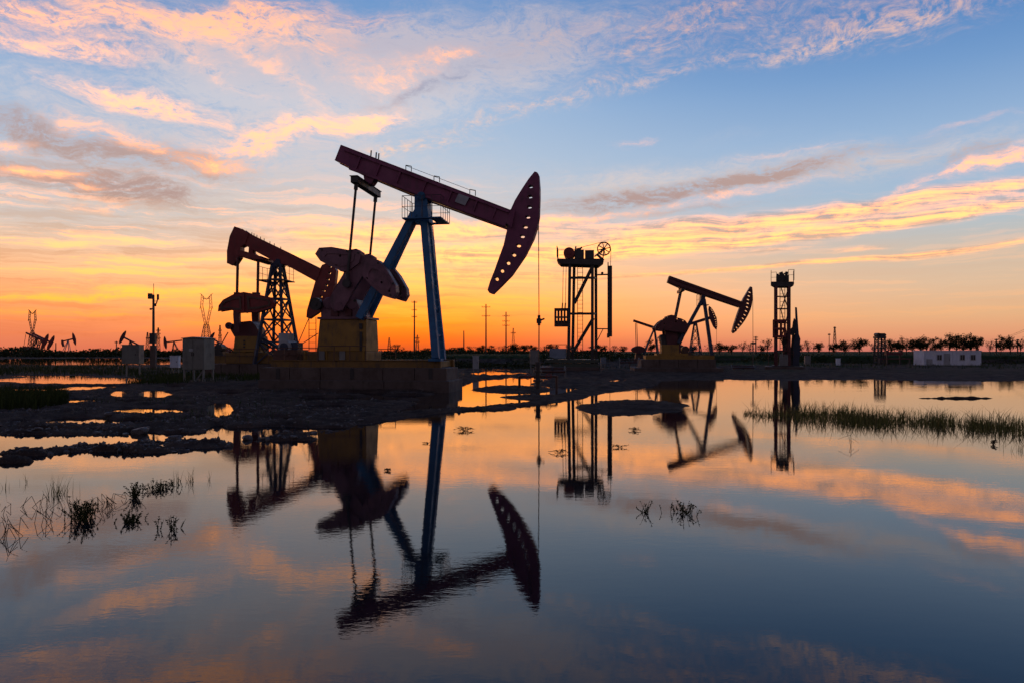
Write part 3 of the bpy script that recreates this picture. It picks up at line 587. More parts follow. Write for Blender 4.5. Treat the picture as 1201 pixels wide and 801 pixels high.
b = MB(); a0, a1 = F.p(238,441,-2.), F.p(345,427,-2.); xs = np.linspace(a0.x, a1.x, 6)
for i in range(5): b.box((xs[i]+.015,-2.,-.1),(xs[i+1]-.015,2.1,a1.z))
b.build('plinth_block', 'concrete', fr, .03)
# ---------------------------------------------------------------- the pumping unit on the right
Z8 = lambda L: [(730+x/5.459, 310+y/5.459) for x, y in L]
F = Frame(824, 63., R(-5)); g3 = .75; F.o.z = g3
P8 = lambda x, y, w=0.: F.p(730+x/5.459, 310+y/5.459, w)
root = thing('pumpjack', (F.o.x, F.o.y, g3), 'dark maroon pumpjack with slotted head and fan shaped weights on a yellow stand', 'pumpjack', rz=F.th)
b = MB(); b.prism(F.poly(Z8([(302,76),(766,240),(752,276),(545,208),(520,206),(500,194),(385,156),(370,152),(290,115)]), -.32), -.32, .32); beam = b.build('walking_beam', 'maroon', root, .02)
b = MB(); b.prism(F.poly(Z8([(303,84),(764,247),(762,252),(302,90)]), -.4), -.42, -.3); b.prism(F.poly(Z8([(294,108),(754,267),(752,274),(292,114)]), -.4), -.42, -.3); b.build('beam_flange', 'maroon', beam)
hs = slots(F, Z8([(818,180),(813,203),(808,227),(806,251),(802,275),(795,300),(786,325),(775,348),(762,369),(749,389),(736,407),(723,423)]), -.24, .15, .075)
b = MB(); b.prism(F.poly(Z8([(822,143),(832,150),(835,190),(834,225),(829,262),(820,293),(804,328),(785,360),(764,389),(740,415),(712,443),(704,430),(716,385),(740,312),(755,272),(766,240),(776,219),(792,193),(808,166)]), -.24), -.24, .24, hs); b.build('horse_head', 'maroon', root, .015)
b = MB()
for w in (-.1, .1): b.path([P8(834,200,w), P8(835,240,w), P8(836,500,w)], .02)
b.build('wire_rope', 'cable', root)
b = MB(); b.tube(P8(836,495), P8(836,640), .05); b.box(P8(826,512,-.2), P8(846,500,.2)); b.build('polished_rod', 'steel', root)
b = MB(); b.prism(F.poly(Z8([(362,148),(386,156),(380,192),(366,190)]), -.2), -.2, .2); b.build('tail_bearing', 'maroon', root)
q = P8(373,172); b = MB(); b.box((q.x-.14,-1.4,q.z-.12),(q.x+.14,1.4,q.z+.1)); b.build('equalizer_beam', 'dark', root)
for w in (-.45, .45):
    b = MB(); b.tube((q.x, w, q.z-.05), tuple(P8(338,345,0)+Vector((0,w,0))), .075, n=8); b.build('connecting_rod', 'dark', root)
for p0, p1, w0, w1 in (((521,225),(570,582),-.3,-1.3),((523,225),(574,582),.3,1.3)):
    b = MB(); b.bar(P8(*p0,w0), P8(*p1,w1), .24, .24, up=(0,1,0)); b.build('front_leg', 'navy', root)
for p0, p1, w0, w1 in (((512,226),(358,505),-.3,-1.0),((514,226),(362,505),.3,1.0)):
    b = MB(); b.bar(P8(*p0,w0), P8(*p1,w1), .25, .25, up=(0,1,0)); b.build('rear_leg', 'navy', root)
b = MB(); b.prism(F.poly(Z8([(505,198),(530,206),(532,236),(518,262),(503,236)]), -.35), -.35, .35); b.tube(P8(518,207,-.5), P8(518,207,.5), .14, n=10); b.build('saddle_bearing', 'navy', root); b = MB(); b.bar(P8(548,400,-.8), P8(548,400,.8), .12); b.build('leg_brace', 'navy', root)
b = MB(); zc = P8(500,262).z; xa, xb_ = P8(484,262).x, P8(545,262).x; b.box((xa,-.7,zc-.05),(xa+.35,.7,zc)); b.box((xb_-.3,-.7,zc-.05),(xb_,.7,zc)); railing(b, [(xa,-.68,zc),(xa,.68,zc)], .9, .018, True, .6); b.build('service_platform', 'navy', root)
hub = P8(305,384); pin = [(212,420),(206,408),(220,388),(240,366),(262,352),(285,345),(290,330),(312,326),(334,330),(340,342),(372,348),(400,362),(418,386),(422,410),(408,440),(380,436),(330,432),(300,428),(262,426)]
for w in (-1.1, .9):
    b = MB(); b.prism(F.poly(Z8(pin), -1.1), w-.25, w+.25, [hole(F.poly(Z8([c]), -1.1)[0], (1,0), .08, .08) for c in ((265,383),(228,410),(262,418),(350,352),(388,362),(340,368))]); b.build('counterweight', 'maroon', root, .03)
    b = MB(); b.prism(F.poly(Z8([(280,340),(345,345),(352,430),(360,480),(352,515),(290,515),(282,470),(275,430)]), -1.1), w+.26, w+.45); b.build('crank_arm', 'maroon', root)
b = MB(); b.prism(F.poly(Z8([(240,462),(252,450),(285,452),(300,440),(360,440),(388,450),(392,475),(372,515),(256,515),(245,490)]), -.65), -.65, .65); b.build('gearbox', 'dark', root, .02)
b = MB(); s0, s1, t0, t1 = P8(252,572,-.9), P8(364,572,-.9), P8(254,514,-.85), P8(362,514,-.85); b.frustum((s0.x,-.9),(s1.x,.9),(t0.x,-.85),(t1.x,.85), s0.z, t0.z); b.build('gearbox_stand', 'ochre', root, .02)
b = MB(); k0, k1 = P8(150,608,-1.3), P8(590,582,-1.3); b.box((k0.x,-1.3,k0.z),(k1.x,-1.1,k1.z)); b.box((k0.x,1.1,k0.z),(k1.x,1.3,k1.z)); b.box(P8(220,606,-1.), P8(400,570,1.))
for t in np.linspace(.02, .98, 6): xx_ = k0.x+(k1.x-k0.x)*t; b.box((xx_-.1,-1.099,k0.z+.02),(xx_+.1,1.099,k1.z-.02))
b.build('skid_frame', 'ochre', root)
b = MB(); ladder(b, P8(238,590,-.7), P8(238,465,-.7), (.34,0,0), .022, .32); b.tube(P8(226,475,-.7), P8(250,452,-.7), .025); b.build('stand_ladder', 'grey', root)
b = MB(); mq = P8(400,545); b.tube(mq+Vector((0,-.4,0)), mq+Vector((0,.4,0)), .3, n=14); b.box(mq+Vector((-.35,-.35,-.6)), mq+Vector((.5,.35,-.25))); b.build('motor', 'rust', root)
F.o.z = 0; fr = thing('concrete_foundation', (F.o.x, F.o.y, 0), 'low concrete plinth under the maroon pumpjack with the fan shaped weights', 'foundation', rz=F.th)
b = MB(); a0, a1 = F.p(752,438,-2.), F.p(840,421.5,-2.); xs = np.linspace(a0.x, a1.x, 5)
for i in range(4): b.box((xs[i]+.015,-2.,-.1),(xs[i+1]-.015,2.,a1.z))
b.build('plinth_block', 'concrete', fr, .03)
b = MB(); b.box((a0.x-.6,-2.6,-.1),(a1.x+.5,2.6,.55)); b.build('plinth_step', 'concrete_low', fr, .03)

# ---------------------------------------------------------------- smaller and far pumping units, one maker
def far_pump(px, py, Y, base, tilt, flip, label, colr='maroon', legs='navy', head_slots=False, post='legs', tail=False, group=None, scale=None, crank=True, beam_rear=1.0, beam_front=.8, th=0., head_h=.5):
    """px, py: the beam's pivot; base: height of the ground there (m); everything in units of the pivot's height"""
    x = (px-CX)/FP*Y; H = CH-(py-HY)/FP*Y-base
    r = thing('pumpjack', (x, Y, base), label, 'pumpjack', group, rz=th)
    sg = -1 if flip else 1; S = scale or H; ct, sn = math.cos(tilt), math.sin(tilt)
    def tf(u, z): return (sg*(u*ct-z*sn)*S, H+(u*sn+z*ct)*S)
    t = .055; w = .035*S
    b = MB(); b.prism([tf(-beam_rear,-t*.8), tf(-beam_rear,t*.8), tf(beam_front,t), tf(beam_front,-t)], -w, w); b.build('walking_beam', colr, r)
    arc = [tf(beam_front-.02+.19*math.cos(a), -.03+head_h*math.sin(a)*1.05) for a in np.linspace(1.25,-1.25, 9)]
    poly = arc+[tf(beam_front-.03,-.3*head_h/.4), tf(beam_front-.07,0), tf(beam_front-.02,.26*head_h/.4)]
    hl = [hole(tf(beam_front+.07+.05*math.cos(a*1.1), -.03+head_h*.8*math.sin(a)), (1,0), .028*S, .014*S) for a in np.linspace(-1.05,1.05,9)] if head_slots else []
    b = MB(); b.prism(poly, -w*.9, w*.9, hl); b.build('horse_head', colr, r)
    if tail:
        b = MB(); b.prism([tf(-beam_rear-.02,.12), tf(-beam_rear+.1,.1), tf(-beam_rear+.1,-.4), tf(-beam_rear-.04,-.42), tf(-beam_rear-.08,-.15)], -w*1.3, w*1.3); b.build('tail_weight', colr, r)
    b = MB(); d = .16*S
    if post == 'lattice': lattice(b, [(-.24*S,-d,0),(.24*S,-d,0),(.24*S,d,0),(-.24*S,d,0)], [(-.04*S,-w,H),(.04*S,-w,H),(.04*S,w,H),(-.04*S,w,H)], 5, .014*S, True, rc=.009*S); b.build('samson_post', legs, r)
    else:
        for u, ww in ((.17,-d),(.17,d),(-.52,-d),(-.52,d)):
            b = MB(); b.bar((0, ww*.25, H-.02*S), (sg*u*S, ww, 0), .042*S); b.build('leg', legs, r)
    if crank:
        cx_, cz_ = -.62*sg*S, .34*S
        b = MB(); b.frustum((cx_-.13*S,-d*.8),(cx_+.13*S,d*.8),(cx_-.11*S,-d*.7),(cx_+.11*S,d*.7), 0, .2*S); b.build('gearbox_stand', 'rust', r)
        b = MB(); b.box((cx_-.1*S,-d*.6,.2*S),(cx_+.1*S,d*.6,.36*S)); b.tube((cx_,-d*1.2,cz_),(cx_,d*1.2,cz_), .03*S); b.build('gearbox', 'dark', r)
        for ww in (-d, d):
            b = MB(); b.prism([(cx_+S*.21*math.cos(a)*(1+.25*math.cos(2*a)), cz_+.07*S+S*.15*math.sin(a)) for a in np.linspace(0, 2*math.pi, 12, endpoint=False)], ww-.02*S, ww+.02*S); b.build('counterweight', colr, r)
            e = tf(-beam_rear+.13, -t)
            b = MB(); b.tube((e[0], ww, e[1]), (cx_-.05*sg*S, ww, cz_+.1*S), .013*S, n=6); b.build('connecting_rod', 'dark', r)
    b = MB(); b.box((-.78*S,-d*1.2,-.1*S),(.3*S,-d*.9,.045*S)); b.box((-.78*S,d*.9,-.1*S),(.3*S,d*1.2,.045*S)); b.box((-.1*S,-d*.899,-.1*S),(.0,d*.899,.03*S))
    if flip: b.v = [(-q[0], q[1], q[2]) for q in b.v]; b.f = [tuple(reversed(q)) for q in b.f]
    b.build('skid_frame', 'rust', r)
    e = tf(beam_front+.2, -.03); b = MB(); b.tube((e[0],0,e[1]), (e[0],0,.05*S), .006*S, n=5); b.build('polished_rod', 'cable', r)
    return r
far_pump(767.5, 384.5, 82., .9, R(-18.5), False, 'small dark pumpjack whose beam tail and weights show left of the fan shaped weights', 'maroon', 'navy', beam_rear=.85, beam_front=.9, scale=2.9)
far_pump(815.5, 378.2, 88., .9, R(17), False, 'small pumpjack with raised slotted head and lattice tower behind the maroon pumpjack', 'maroon', 'navy', True, 'lattice', beam_rear=1.0, beam_front=.62, scale=3.2, head_h=.46)
far_pump(43.5, 396.3, 280., .1, R(-24), False, 'distant dark pumpjack at far left, its tail the lower of two crossed beams', 'red', 'rust', scale=6.6, tail=False, beam_rear=.7, beam_front=.45)
far_pump(49.5, 396.6, 300., .1, R(-26), False, 'distant red pumpjack at far left, its tail the upper of two crossed beams', 'red', 'rust', scale=6.6, beam_rear=.65, beam_front=.55)
far_pump(80., 398.8, 290., .1, R(13), False, 'distant red pumpjack with raised head and long tail weight at the far left', 'red', 'bluegrey', tail=True, scale=5., beam_rear=.5, beam_front=.42, crank=False)
far_pump(152.5, 399.5, 270., .1, R(27), True, 'distant pumpjack with raised head showing above the small grey cabinet', 'maroon', 'rust', scale=5.4, beam_rear=.75, beam_front=.5)
far_pump(204., 400.3, 260., .1, R(-7), True, 'distant pumpjack with level beam showing above the white box beside the camera mast', 'maroon', 'rust', scale=4.6, beam_rear=.62, beam_front=.62, crank=False)
far_pump(255.5, 401., 230., .1, R(31), True, 'distant pumpjack with raised head between the big grey cabinet and the red pumpjack', 'maroon', 'navy', scale=4.4, beam_rear=.8, beam_front=.5)

# ---------------------------------------------------------------- hoist tower in the middle
F = Frame(683, 66., R(-6)); gz = .3; F.o.z = gz
K = lambda x, y, w=0.: F.p(640+x/4.45, 270+y/4.45, w)
root = thing('hoist_tower', (F.o.x, F.o.y, gz), 'dark steel tower pumping unit with spoked wheel and red drum on its top deck', 'pump tower', rz=F.th)
b = MB(); b.prism(F.poly([(640+x/4.45, 270+y/4.45) for x, y in [(60,150),(300,150),(303,162),(276,183),(75,176),(58,160)]], -1.3), -1.3, 1.3); deck = b.build('deck', 'dark', root)
b = MB(); zc = K(60,150).z; railing(b, [(K(62,150).x,-1.25,zc),(K(62,150).x,1.25,zc)], .95, .03, True, .8); b.build('handrail', 'rust', deck); b = MB(); railing(b, [(K(62,150).x,1.25,zc),(K(170,150).x,1.25,zc)], .95, .02, True, 1.); b.build('handrail', 'rust', deck)
b = MB(); c = K(123,125); b.tube(c+Vector((0,-.75,0)), c+Vector((0,.75,0)), .49, n=22); b.tube(c+Vector((0,-.85,0)), c+Vector((0,-.74,0)), .2, n=14); b.build('drum', 'red', root, .02)
b = MB(); b.box(K(150,150,-.6), K(200,112,.6)); b.box(K(205,150,-.7), K(252,116,.7)); b.bar(K(152,118,-.3), K(158,86,-.3), .12); b.bar(K(165,112,-.3), K(190,90,-.3), .14); b.box(K(160,112,-.3), K(185,100,.3)); mt = b.build('hoist_motor', 'dark', root, .02)
wc = K(304,99); wr_ = .62
b = MB(); b.ring(wc, wr_*.84, wr_, .16, 28); b.tube(wc+Vector((0,-.14,0)), wc+Vector((0,.14,0)), .13, n=12); wl_ = b.build('sheave_wheel', 'rust', root)
for k in range(8):
    a = k*math.pi/4+.2; b = MB(); b.bar(wc+Vector((.1*math.cos(a),0,.1*math.sin(a))), wc+Vector((wr_*.86*math.cos(a),0,wr_*.86*math.sin(a))), .075, .13, up=(0,1,0)); b.build('spoke', 'rust', wl_)
b = MB()
for w in (-.25, .25): b.bar(K(255,140,w), wc+Vector((0,w,0)), .12); b.bar(K(298,158,w), wc+Vector((0,w,0)), .1); b.bar(K(270,130,w), K(302,160,w), .2)
b.build('wheel_bracket', 'dark', root)
for (xa, xb_) in ((126,119),(149,140)):
    b = MB(); w = -1.0 if xa < 130 else 1.; b.bar(K(xa,180,w), K(xb_,690,w), .26, .26, up=(0,1,0)); b.build('tower_leg', 'dark', root)
for (xa, xb_) in ((244,243),(262,263)):
    b = MB(); w = -1.0 if xa < 250 else 1.; b.bar(K(xa,180,w), K(xb_,720,w), .26, .26, up=(0,1,0)); b.build('tower_leg', 'dark', root)
b = MB()
for w, o in ((-1.,0),(1.,16)):
    for yy_ in (250, 437): b.bar(K(128+o,yy_,w), K(246+o,yy_,w), .2, .2)
    b.bar(K(241+o*.6,188,w), K(144+o*.6,385,w), .15); b.bar(K(243+o*.6,462,w), K(140+o*.6,632,w), .15)
for yy_ in (250, 437, 620): b.bar(K(126,yy_,-1.), K(146,yy_,1.), .14); b.bar(K(243,yy_,-1.), K(262,yy_,1.), .14)
b.build('cross_brace', 'dark', root)
b = MB(); ladder(b, K(180,680,1.1), K(180,180,1.1), (.46,0,0), .03, .36); b.build('ladder', 'rust', root)
b = MB(); x0, x1 = K(45,455,-.6).x, K(118,455,-.6).x; zb, zt_ = K(80,503,-.6).z, K(80,408,-.6).z
b.box((x0,-.6,zb),(x1,.6,zb+.24)); b.box((x0,-.6,zt_-.2),(x1,.6,zt_))
for t in np.linspace(0, 1, 5): xx_ = x0+.07+(x1-x0-.14)*t; b.box((xx_-.07,-.598,zb+.241),(xx_+.07,-.45,zt_-.201)); b.box((xx_-.07,.45,zb+.241),(xx_+.07,.598,zt_-.201))
zm = (zb+zt_)/2; b.box((x0+.002,-.597,zm-.08),(x1-.002,-.44,zm+.08)); b.box((x0+.08,-.449+.01,zb+.241),(x1-.08,.43,zm-.3)); b.build('weight_cage', 'rust', root)
b = MB()
for x in (88, 103): b.tube(K(x+4,180), K(x,390), .025, n=5); b.tube(K(x,382), K(x-2,408), .06, n=6)
b.build('hoist_rope', 'cable', root)
b = MB(); b.box(K(323,556,-.25), K(346,190,.25)); b.box(K(320,562,-.2), K(332,540,.2)); b.box(K(323,190,-.1), K(328,170,.1)); b.build('belt_guard', 'dark', root)
b = MB(); b.tube(wc+Vector((wr_,0,0)), K(338,192), .022, n=5); b.tube(wc+Vector((-.1,0,wr_)), K(160,98), .02, n=5); b.tube(K(335,558), K(335,690), .022, n=5); b.build('load_belt', 'cable', root)
b = MB(); b.bar(K(262,235), K(323,233), .12); q = K(295,226); b.tube(q-Vector((0,.1,0)), q+Vector((0,.1,0)), .12); b.build('guide_arm', 'dark', root)
b = MB(); b.bar(K(262,515), K(323,516), .1); b.bar(K(300,516), K(262,590), .07); b.build('guide_arm', 'dark', root)
b = MB(); z_ = K(100,600).z; b.box(K(20,668,-.9), K(108,618,.2)); b.build('control_cabinet', 'bluegrey', root, .02)
b = MB(); railing(b, [tuple(K(5,640,.6)), tuple(K(110,640,.6))], .75, .03, True, 1.); b.build('base_rail', 'rust', root)
b = MB(); b.box(K(0,690,-1.6), K(275,672,1.6)); b.box(K(30,700,-1.5)+Vector((0,0,-.4)), K(275,692,1.5)); b.bar(K(10,660,-1.4), K(110,690,-1.4), .12); b.build('base_frame', 'greendark', root)
F.o.z = 0; fr = thing('concrete_foundation', (F.o.x, F.o.y, 0), 'low grey slab under the steel tower with the spoked wheel', 'foundation', rz=F.th)
b = MB(); b.box(F.p(626,437.5,-1.9)*1., F.p(703,430.5,-1.9)+Vector((0,3.8,0))); b.build('slab', 'concrete', fr, .03)
def thing_at(name, px, py, Y, label, cat, group=None, rz=0.):
    w = W(px, py, Y); return thing(name, w, label, cat, group, rz)
# well gear beside the tower
def post_box(px, top, bot, Y, wid, label, mat, name='junction_box', cat='box', leg=True, legmat='grey'):
    z0, z1 = W(px, bot, Y).z, W(px, top, Y).z; gx = (px-CX)/FP*Y; g = ground_z(gx, Y); wd = wid/FP*Y
    o = thing(name, (gx, Y, g), label, cat); z0 = max(z0-g, .02); z1 = z1-g
    b = MB(); b.box((-wd/2,-wd*.3,z0),(wd/2,wd*.3,z1)); bd = b.build('housing', mat, o, .015)
    b = MB(); b.box((-wd/2-.03,-wd*.3-.03,z1+.001),(wd/2+.03,wd*.3+.03,z1+.04)); b.build('lid', mat, o)
    b = MB(); b.box((-wd*.42,-wd*.3-.02,z0+.05),(wd*.40,-wd*.3-.003,z1-.06)); dr = b.build('door', mat, o)
    b = MB(); b.box((wd*.28,-wd*.3-.045,(z0+z1)/2-.06),(wd*.32,-wd*.3-.021,(z0+z1)/2+.06)); b.build('handle', 'dark', dr)
    if leg and z0 > .06:
        for s in (-1, 1): b = MB(); b.box((s*wd*.38-.035,-.06,-.25),(s*wd*.38+.035,.06,z0-.002)); b.build('leg', legmat, o)
    return o
post_box(626.5, 410.5, 427, 60., 10, 'grey box on the left end of the tower base beside the hanging rod', 'grey', 'control_box', 'cabinet')
post_box(707.5, 419.5, 426, 70., 6, 'pale blue box on a post right of the hoist tower legs', 'bluegrey')
post_box(983, 420.5, 429.2, 84., 4.6, 'small white box on a post on the right bank left of the cabin', 'white')
post_box(947, 417.5, 430, 86., 6.5, 'grey box at the foot of the slender rig mast', 'grey')
post_box(558, 417.5, 432.5, 64., 7, 'short pale pillar with rounded cap standing in the strip of water', 'pale', 'marker_pillar', 'pillar')
# pipes and valves left and right of the tower base
def manifold(px, Y, w_px, hgt, label, group=None):
    gx = (px-CX)/FP*Y; o = thing('pipe_manifold', (gx, Y, ground_z(gx, Y)), label, 'pipework', group); L = w_px/FP*Y
    b = MB(); b.tube((-L/2,0,hgt*.5),(L/2,0,hgt*.5), .09); b.tube((-L/2,.4,hgt*.8),(L/2,.4,hgt*.8), .06); b.build('main_pipe', 'rust', o)
    n = max(2, int(L/.9))
    for k in range(n+1):
        x = -L/2+L*k/n; b = MB(); b.tube((x,0,-.3),(x,0,hgt*.5), .07); b.tube((x,0,hgt*.5),(x,.4,hgt), .045); b.ring((x,-.08,hgt*.72), .10, .13, .03, 12); b.tube((x,-.08,hgt*.72),(x,0,hgt*.5), .025); b.build('riser', 'dark' if k % 2 else 'grey', o)
    return o
manifold(750, 76., 46, .95, 'row of dark pipes and valves between the hoist tower and the maroon pumpjack')
manifold(648, 54., 30, .8, 'dark pipes and valves in front of the hoist tower slab')
manifold(872, 78., 26, .6, 'low pipe rack left of the square red tower')

# ---------------------------------------------------------------- square red tower on the right and rig mast beside it
F = Frame(917, 70., R(-19)); F.o.z = gz = .3
K = lambda x, y, w=0.: F.p(860+x/5.72, 310+y/5.72, w)
root = thing('hoist_tower', (F.o.x, F.o.y, gz), 'square dark red lattice tower with railed top deck right of the maroon pumpjack', 'pump tower', rz=F.th)
b = MB(); b.prism(F.poly([(860+x/5.72, 310+y/5.72) for x, y in [(252,118),(408,118),(408,134),(384,150),(278,150),(252,134)]], -1.), -1., 1.); deck = b.build('deck', 'dark', root)
b = MB(); zc = K(255,118).z; xa, xb_ = K(254,118).x, K(406,118).x
railing(b, [(xa,-.96,zc),(xa,.96,zc),(xa+.5,.96,zc)], .98, .022, True, .6); b.build('handrail', 'rust', deck); b = MB(); railing(b, [(xb_-.5,-.96,zc),(xb_,-.96,zc),(xb_,.96,zc)], .98, .022, True, .6); b.build('handrail', 'rust', deck)
b = MB(); b.box(K(288,118,-.5), K(372,80,.5)); b.bar(K(300,90,-.4), K(296,66,-.4), .22); b.bar(K(330,85,0), K(318,55,0), .34); b.bar(K(352,90,.3), K(360,52,.3), .26); b.tube(K(322,92,-.7), K(322,92,.7), .36, n=14); b.bar(K(336,70,-.3), K(356,56,-.3), .12); b.build('hoist_motor', 'dark', root)
for xa, w in ((288,-.9),(376,-.9),(282,.9),(368,.9)):
    b = MB(); b.bar(K(xa,150,w), K(xa,690,w), .24, .24, up=(0,1,0)); b.build('tower_leg', 'maroon', root)
b = MB()
for yy_ in (218, 300, 395, 500, 580): b.bar(K(288,yy_,-.9), K(376,yy_,-.9), .12); b.bar(K(282,yy_,.9), K(368,yy_,.9), .12); b.bar(K(288,yy_,-.9), K(282,yy_,.9), .1); b.bar(K(376,yy_,-.9), K(368,yy_,.9), .1)
for ya, yb in ((150,300),(300,500),(500,640)): b.bar(K(376,ya,-.9), K(322,yb,-.9), .1); b.bar(K(318,ya,.9), K(368,yb,.9), .09)
b.build('cross_brace', 'maroon', root)
b = MB(); ladder(b, K(330,690,.95), K(330,150,.95), (.44,0,0), .035, .36); b.build('ladder', 'rust', root)
b = MB(); x0, x1 = K(265,430,-.7).x, K(352,430,-.7).x
for ya in (378, 432, 484): q = K(300,ya,-1.3).z; b.box((x0,-1.35,q-.09),(x1,-1.05,q+.09)); b.box((x0,.95,q-.09),(x1,1.25,q+.09))
for t in (0., .35, .68, 1.): xx_ = x0+.07+(x1-x0-.14)*t; q0, q1 = K(300,480,-1.3).z, K(300,380,-1.3).z; b.box((xx_-.07,-1.33,q0),(xx_+.07,-1.07,q1)); b.box((xx_-.07,.97,q0),(xx_+.07,1.23,q1))
b.box((x0+.01,-1.049,K(300,484,0).z-.08),(x1-.01,.949,K(300,484,0).z+.08)); b.build('weight_cage', 'red', root)
b = MB(); b.box(K(310,680,-1.1), K(366,604,-.4)); b.build('control_cabinet', 'grey', root, .02)
b = MB(); railing(b, [tuple(K(236,680,-1.2)), tuple(K(300,680,-1.2))], .95, .03, True, .8); b.build('base_rail', 'rust', root); b = MB(); railing(b, [tuple(K(340,620,-1.2)), tuple(K(405,620,-1.2))], .5, .025, True, .8); b.build('base_rail', 'rust', root)
b = MB(); b.tube(K(342,560,.2), K(342,690,.2), .09); b.box(K(262,690,-1.2), K(400,676,1.2)); b.build('base_frame', 'dark', root)
F.o.z = 0; fr = thing('concrete_foundation', (F.o.x, F.o.y, 0), 'low dark slab under the square red lattice tower', 'foundation', rz=F.th)
b = MB(); b.box(F.p(897,437,-1.8), F.p(944,430,-1.8)+Vector((0,3.6,0))); b.build('slab', 'concrete', fr, .03)
root = thing('rig_mast', tuple(Vector((F.o.x, F.o.y, gz))+F.ex*K(455,690).x+Vector((0,1.2,0))), 'slender dark service rig mast with jagged gear right of the square red tower', 'rig mast', rz=F.th)
ox = K(455,690).x; F.o.z = gz
def KK(x, y, w=0.): q = K(x, y, w); return Vector((q.x-ox, q.y, q.z))
b = MB(); b.prism([(KK(x, y).x, KK(x, y).z) for x, y in [(447,285),(460,287),(466,380),(473,470),(484,500),(480,540),(483,590),(474,640),(476,690),(428,690),(434,610),(430,560),(440,520),(446,480),(450,380)]], -.22, .22); b.build('mast', 'navy', root)
b = MB(); b.prism([(KK(x, y).x, KK(x, y).z) for x, y in [(440,358),(450,372),(452,410),(450,450),(440,480),(426,476),(408,468),(412,436),(428,420),(432,385)]], -.3, .3); b.bar(KK(440,470), KK(425,690), .16); b.bar(KK(432,470), KK(412,690), .14); b.build('travelling_block', 'dark', root)
b = MB(); b.prism([(KK(x, y).x, KK(x, y).z) for x, y in [(370,470),(382,478),(387,448),(396,470),(405,448),(410,480),(418,500),(414,540),(420,565),(410,600),(424,640),(420,690),(364,690),(362,560),(358,500)]], -.3, .3); b.build('valve_stack', 'dark', root)
b = MB(); b.box((KK(368,690).x,-.7,-.3),(KK(478,690).x,.7,.25)); b.build('base_frame', 'greendark', root)

# ---------------------------------------------------------------- small tower and frame left of the cabin, the cabin
Y = 92.; gx = (1032-CX)/FP*Y; g = ground_z(gx, Y)
root = thing('hoist_tower', (gx, Y, g), 'small distant lattice tower with bulky top left of the white cabin', 'pump tower')
zt_ = W(0,397,Y).z-g; b = MB(); lattice(b, [(-.5,-.5,0),(.5,-.5,0),(.5,.5,0),(-.5,.5,0)], [(-.42,-.42,zt_),(.42,-.42,zt_),(.42,.42,zt_),(-.42,.42,zt_)], 4, .07, True, rc=.035); b.build('tower_frame', 'dark', root)
b = MB(); b.box((-.6,-.5,zt_),(.55,.5,zt_+.25)); b.box((-.3,-.4,zt_+.25),(.45,.4,zt_+.62)); b.tube((-.35,-.4,zt_+.45),(-.35,.4,zt_+.45), .22, n=12); b.tube((.6,-.1,zt_+.42),(.6,.1,zt_+.42), .16, n=12); b.bar((.5,0,zt_+.2),(.62,0,zt_-.25), .06); b.build('hoist_motor', 'dark', root)
Y = 88.; gx = (1048-CX)/FP*Y; g = ground_z(gx, Y)
root = thing('loading_frame', (gx, Y, g), 'low dark beam frame on posts left of the white cabin', 'frame')
zt_ = W(0,413.5,Y).z-g; L = 19/FP*Y/2; b = MB(); b.box((-L,-.25,zt_-.28),(L,.25,zt_)); b.box((-L,-.2,zt_),(-L+.3,.2,zt_+.3)); b.box((L-.3,-.2,zt_),(L,.2,zt_+.3)); b.box((-L*1.8,-.1,zt_*.5-.06),(L*2.2,.1,zt_*.5+.06)); b.build('beam', 'maroon', root)
for x in (-L*1.7, -L*.8, L*.8, L*2.): b = MB(); b.box((x-.07,-.09,-.2),(x+.07,.09,zt_-.282 if abs(x) < L else zt_*.5-.062)); b.build('post', 'dark', root)
Y = 86.; x0, x1 = (1083.5-CX)/FP*Y, (1151-CX)/FP*Y; gx = (x0+x1)/2; g = W(0,430,Y).z
root = thing('site_cabin', (gx, Y, g), 'long white portable site cabin with three small windows on the right bank', 'cabin'); L = (x1-x0)/2; H_ = W(0,411.8,Y).z-g; D = 2.2
def cabx(px): return (px-CX)/FP*Y-gx
b = MB(); xs = [-L, cabx(1117), L]
for i in (0, 1):
    n = 22; xx = np.linspace(xs[i]+.01, xs[i+1]-.01, n)
    b.box((xx[0],0,0),(xx[-1],D,H_))
    for k in range(n-1):
        if k % 2: b.box((xx[k],-.018,.08),(xx[k+1],-.0005,H_-.1))
b.build('wall', 'white', root)
b = MB(); b.box((-L-.06,-.08,H_+.001),(L+.06,D+.08,H_+.09)); b.build('roof', 'white', root)
b = MB(); b.box((-L,-.03,-.18),(L,D,-.002)); b.build('base_rail', 'dark', root)
for px_ in (1101.5, 1128.5, 1141):
    c = cabx(px_); b = MB(); b.box((c-.30,-.06,H_*.40),(c+.30,-.02,H_*.80)); wf = b.build('window', 'trim', root)
    b = MB(); b.box((c-.25,-.072,H_*.44),(c-.02,-.061,H_*.76)); b.box((c+.02,-.072,H_*.44),(c+.25,-.061,H_*.76)); b.build('pane', 'window', wf)
c = cabx(1110.5); b = MB(); b.box((c-.36,-.05,.02),(c+.36,-.02,H_*.86)); dr = b.build('door', 'pale', root); b = MB(); b.box((c+.24,-.08,H_*.4),(c+.30,-.051,H_*.48)); b.build('handle', 'dark', dr)
b = MB(); q = cabx(1089.5); b.box((q-.3,-.2,.2),(q+.3,-.03,H_*.5)); b.build('air_unit', 'pale', root)

